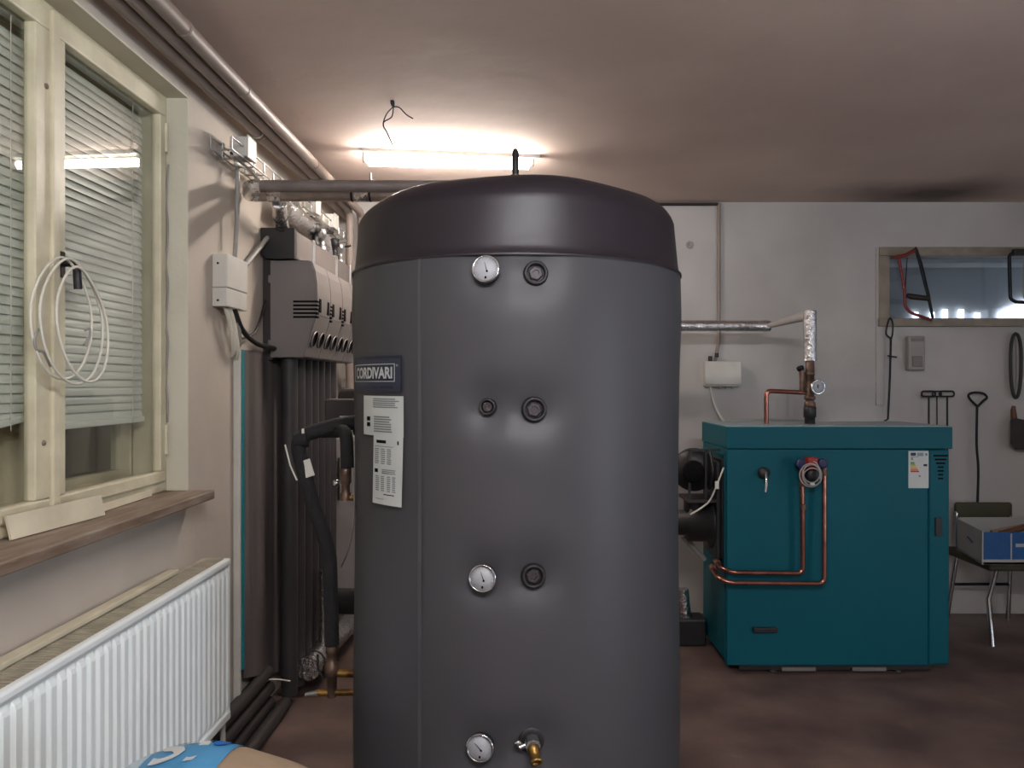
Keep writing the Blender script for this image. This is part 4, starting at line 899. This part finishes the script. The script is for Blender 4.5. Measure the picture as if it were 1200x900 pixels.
MB().box(P2(1187, 0, .07).x, P2(1206, 0, .07).x, BY-.085, BY-.055, P2(0, 300, .07).z, P2(0, 292, .07).z, .006).build('grip', M_dark, sw2)
MB().prism([(1199, 297), (1202, 297), (1201, 355), (1198, 345)], lambda a_, b_, h_: P2(a_, b_, .07+h_), -.001, .001).build('blade', M_gcable, sw2)
MB().tube([P2(1195, 296, .07), P2(1195, 293, 0)], .006, 6).build('hook', M_iron, sw2)

# ================================================================== chair with carton, sack
ch = thing('metal_chair', (2.45, 4.1, 0), 'low chair with olive vinyl back and chrome legs in right corner', 'chair')
a = P(1119, 0, 4.22); 
SZ = .415
MB().box(2.36, 2.675, 4.205, 4.235, .525, P(0, 588.5, 4.22).z, .015, 3).build('backrest', M_olive, ch)
MB().box(2.30, 2.70, 3.80, 4.20, SZ-.045, SZ, .014, 3).build('seat', M_olive, ch)
for pts in ([(2.36, 3.84, SZ-.04), (2.33, 4.16-.30, .22), (2.315, 3.80, .0)], [(2.64, 3.84, SZ-.04), (2.67, 3.80, .0)], [(2.37, 4.22, .60), (2.36, 4.19, SZ-.03), (2.34, 4.26, .0)], [(2.66, 4.22, .60), (2.65, 4.19, SZ-.03), (2.68, 4.26, .0)]):
    MB().tube(pts, .0125, 10).build('leg', M_chrome, ch)
MB().tube([(2.35, 4.22, .20), (2.665, 4.22, .20)], .008, 8).build('stretcher', M_iron, ch)
cx = thing('carton', (2.5, 3.95, SZ), 'white and blue open carton standing on the chair seat', 'box')
xl, yf = P(1151, 0, 3.76).x, 3.76; cz1 = SZ+.152
fn = lambda a_, b_, h_: Vector((a_, b_, h_))
q = [(xl, yf), (xl+.62, yf), (xl+.66, 4.11), (2.315, 4.11)]
MB().prism(q, fn, SZ+.001, SZ+.012).build('bottom', M_boxw, cx)
def wallq(p, q_, h0, h1, th=.005):
    d = (Vector(q_)-Vector(p)).normalized(); n = Vector((-d.y, d.x))*th
    return MB().prism([tuple(Vector(p)), tuple(Vector(q_)), tuple(Vector(q_)+n), tuple(Vector(p)+n)], fn, h0, h1)
fo = wallq(q[0], q[1], SZ, cz1).build('front', M_boxw, cx); wallq(q[1], q[2], SZ, cz1).build('side', M_boxw, cx); wallq(q[2], q[3], SZ, cz1+.02).build('back', M_boxw, cx); sdo = wallq(q[3], q[0], SZ, cz1+.012).build('side', M_boxw, cx)
b0, b1 = P(0, 655.5, yf).z, P(0, 623.5, yf).z
MB().box(P(1152.5, 0, yf).x, P(1184, 0, yf).x, yf-.0015, yf, b0, b1).build('blue_print', M_boxb, fo)
MB().box(P(1186, 0, yf).x, xl+.60, yf-.0015, yf, b0, b1).build('blue_print', M_boxb, fo)
MB().box(P(1190, 0, yf).x, P(1201, 0, yf).x, yf-.0025, yf-.001, P(0, 641, yf).z, P(0, 637, yf).z).build('white_print', M_boxw, fo)
MB().tube([(q[3][0]*.55+q[0][0]*.45-.003, q[3][1]*.55+q[0][1]*.45, SZ+.10), (q[3][0]*.35+q[0][0]*.65-.003, q[3][1]*.35+q[0][1]*.65, SZ+.085)], .003, 6).build('side_print', M_boxb, sdo)
for k, (a_, b_, r_) in enumerate((((2.38, 3.85, cz1-.02), (2.75, 3.92, cz1+.035), .016), ((2.40, 3.95, cz1-.03), (2.80, 3.88, cz1+.05), .013))):
    MB().tube([Vector(a_), (Vector(a_)+Vector(b_))/2+Vector((0, 0, .01)), Vector(b_)], r_, 8).build('firewood_stick', M_brown if k == 0 else M_card, label=('darker brown stick poking out of the carton on the chair', 'paler brown stick poking out of the carton on the chair')[k], cat='stick', group='sticks in the carton')
# cardboard box and pellet sack in the foreground
kb = thing('cardboard_box', (-.53, 1.0, 0), 'plain cardboard box under the blue sack in the foreground', 'box')
MB().box(-.69, -.37, .72, 1.24, 0, .545, .004).build('body', M_card, kb)
MB().box(-.535, -.525, .715, 1.245, .02, .548).build('tape', M_wood, kb)
def sack_pt(u, v, top):
    x = -.715+.37*u; y = .68+.70*v
    e = max(1-abs(2*u-1)**3.0, 0)**.5*max(1-abs(2*v-1)**9, 0)**.5
    z0_ = .547+.03*(1-e)
    return Vector((x, y, z0_+(.138*e-.012*math.sin(u*9)*e*.6+.006*math.sin(v*14+u*5)*e if top else 0)))
sk = thing('pellet_sack', (-.53, 1.03, .547), 'filled blue and brown printed sack lying in the foreground', 'sack')
MB().grid(lambda u, v: sack_pt(u, v, True), 40, 40).grid(lambda u, v: sack_pt(u, v, False), 40, 40).build('bag', M_card, sk)
def patch(u0, u1, v0, v1, m, nm, off=.002):
    b_ = MB().grid(lambda u, v: sack_pt(u0+(u1-u0)*u, v0+(v1-v0)*v, True)+Vector((0, 0, off)), 24, 24); return b_.build(nm, m, sk)
patch(.12, .62, .04, .975, M_sackb, 'blue_print'); patch(.04, .22, .04, .97, M_sackl, 'pale_print', .0026)
M_sackd = mat('sack_deep_blue', (20, 110, 205), .45, 0, .05, 8)
def on_sack(mb, u0, u1, v0, v1, m, nm, off=.004): mb.map(lambda p: sack_pt(u0+(u1-u0)*p.x, v0+(v1-v0)*p.y, True)+Vector((0, 0, off))).build(nm, m, sk)
on_sack(text_mb('S', 1, .02, 0), .27, .42, .80, .93, M_paper, 'lettering'); on_sack(text_mb('i', 1, .04, 0), .45, .50, .78, .93, M_paper, 'lettering')
c_ = MB().add([(0.5+.5*math.cos(2*math.pi*i/20), .5+.5*math.sin(2*math.pi*i/20), 0) for i in range(20)], [list(range(20))])
on_sack(c_, .51, .58, .86, .94, M_sackd, 'dot_print')
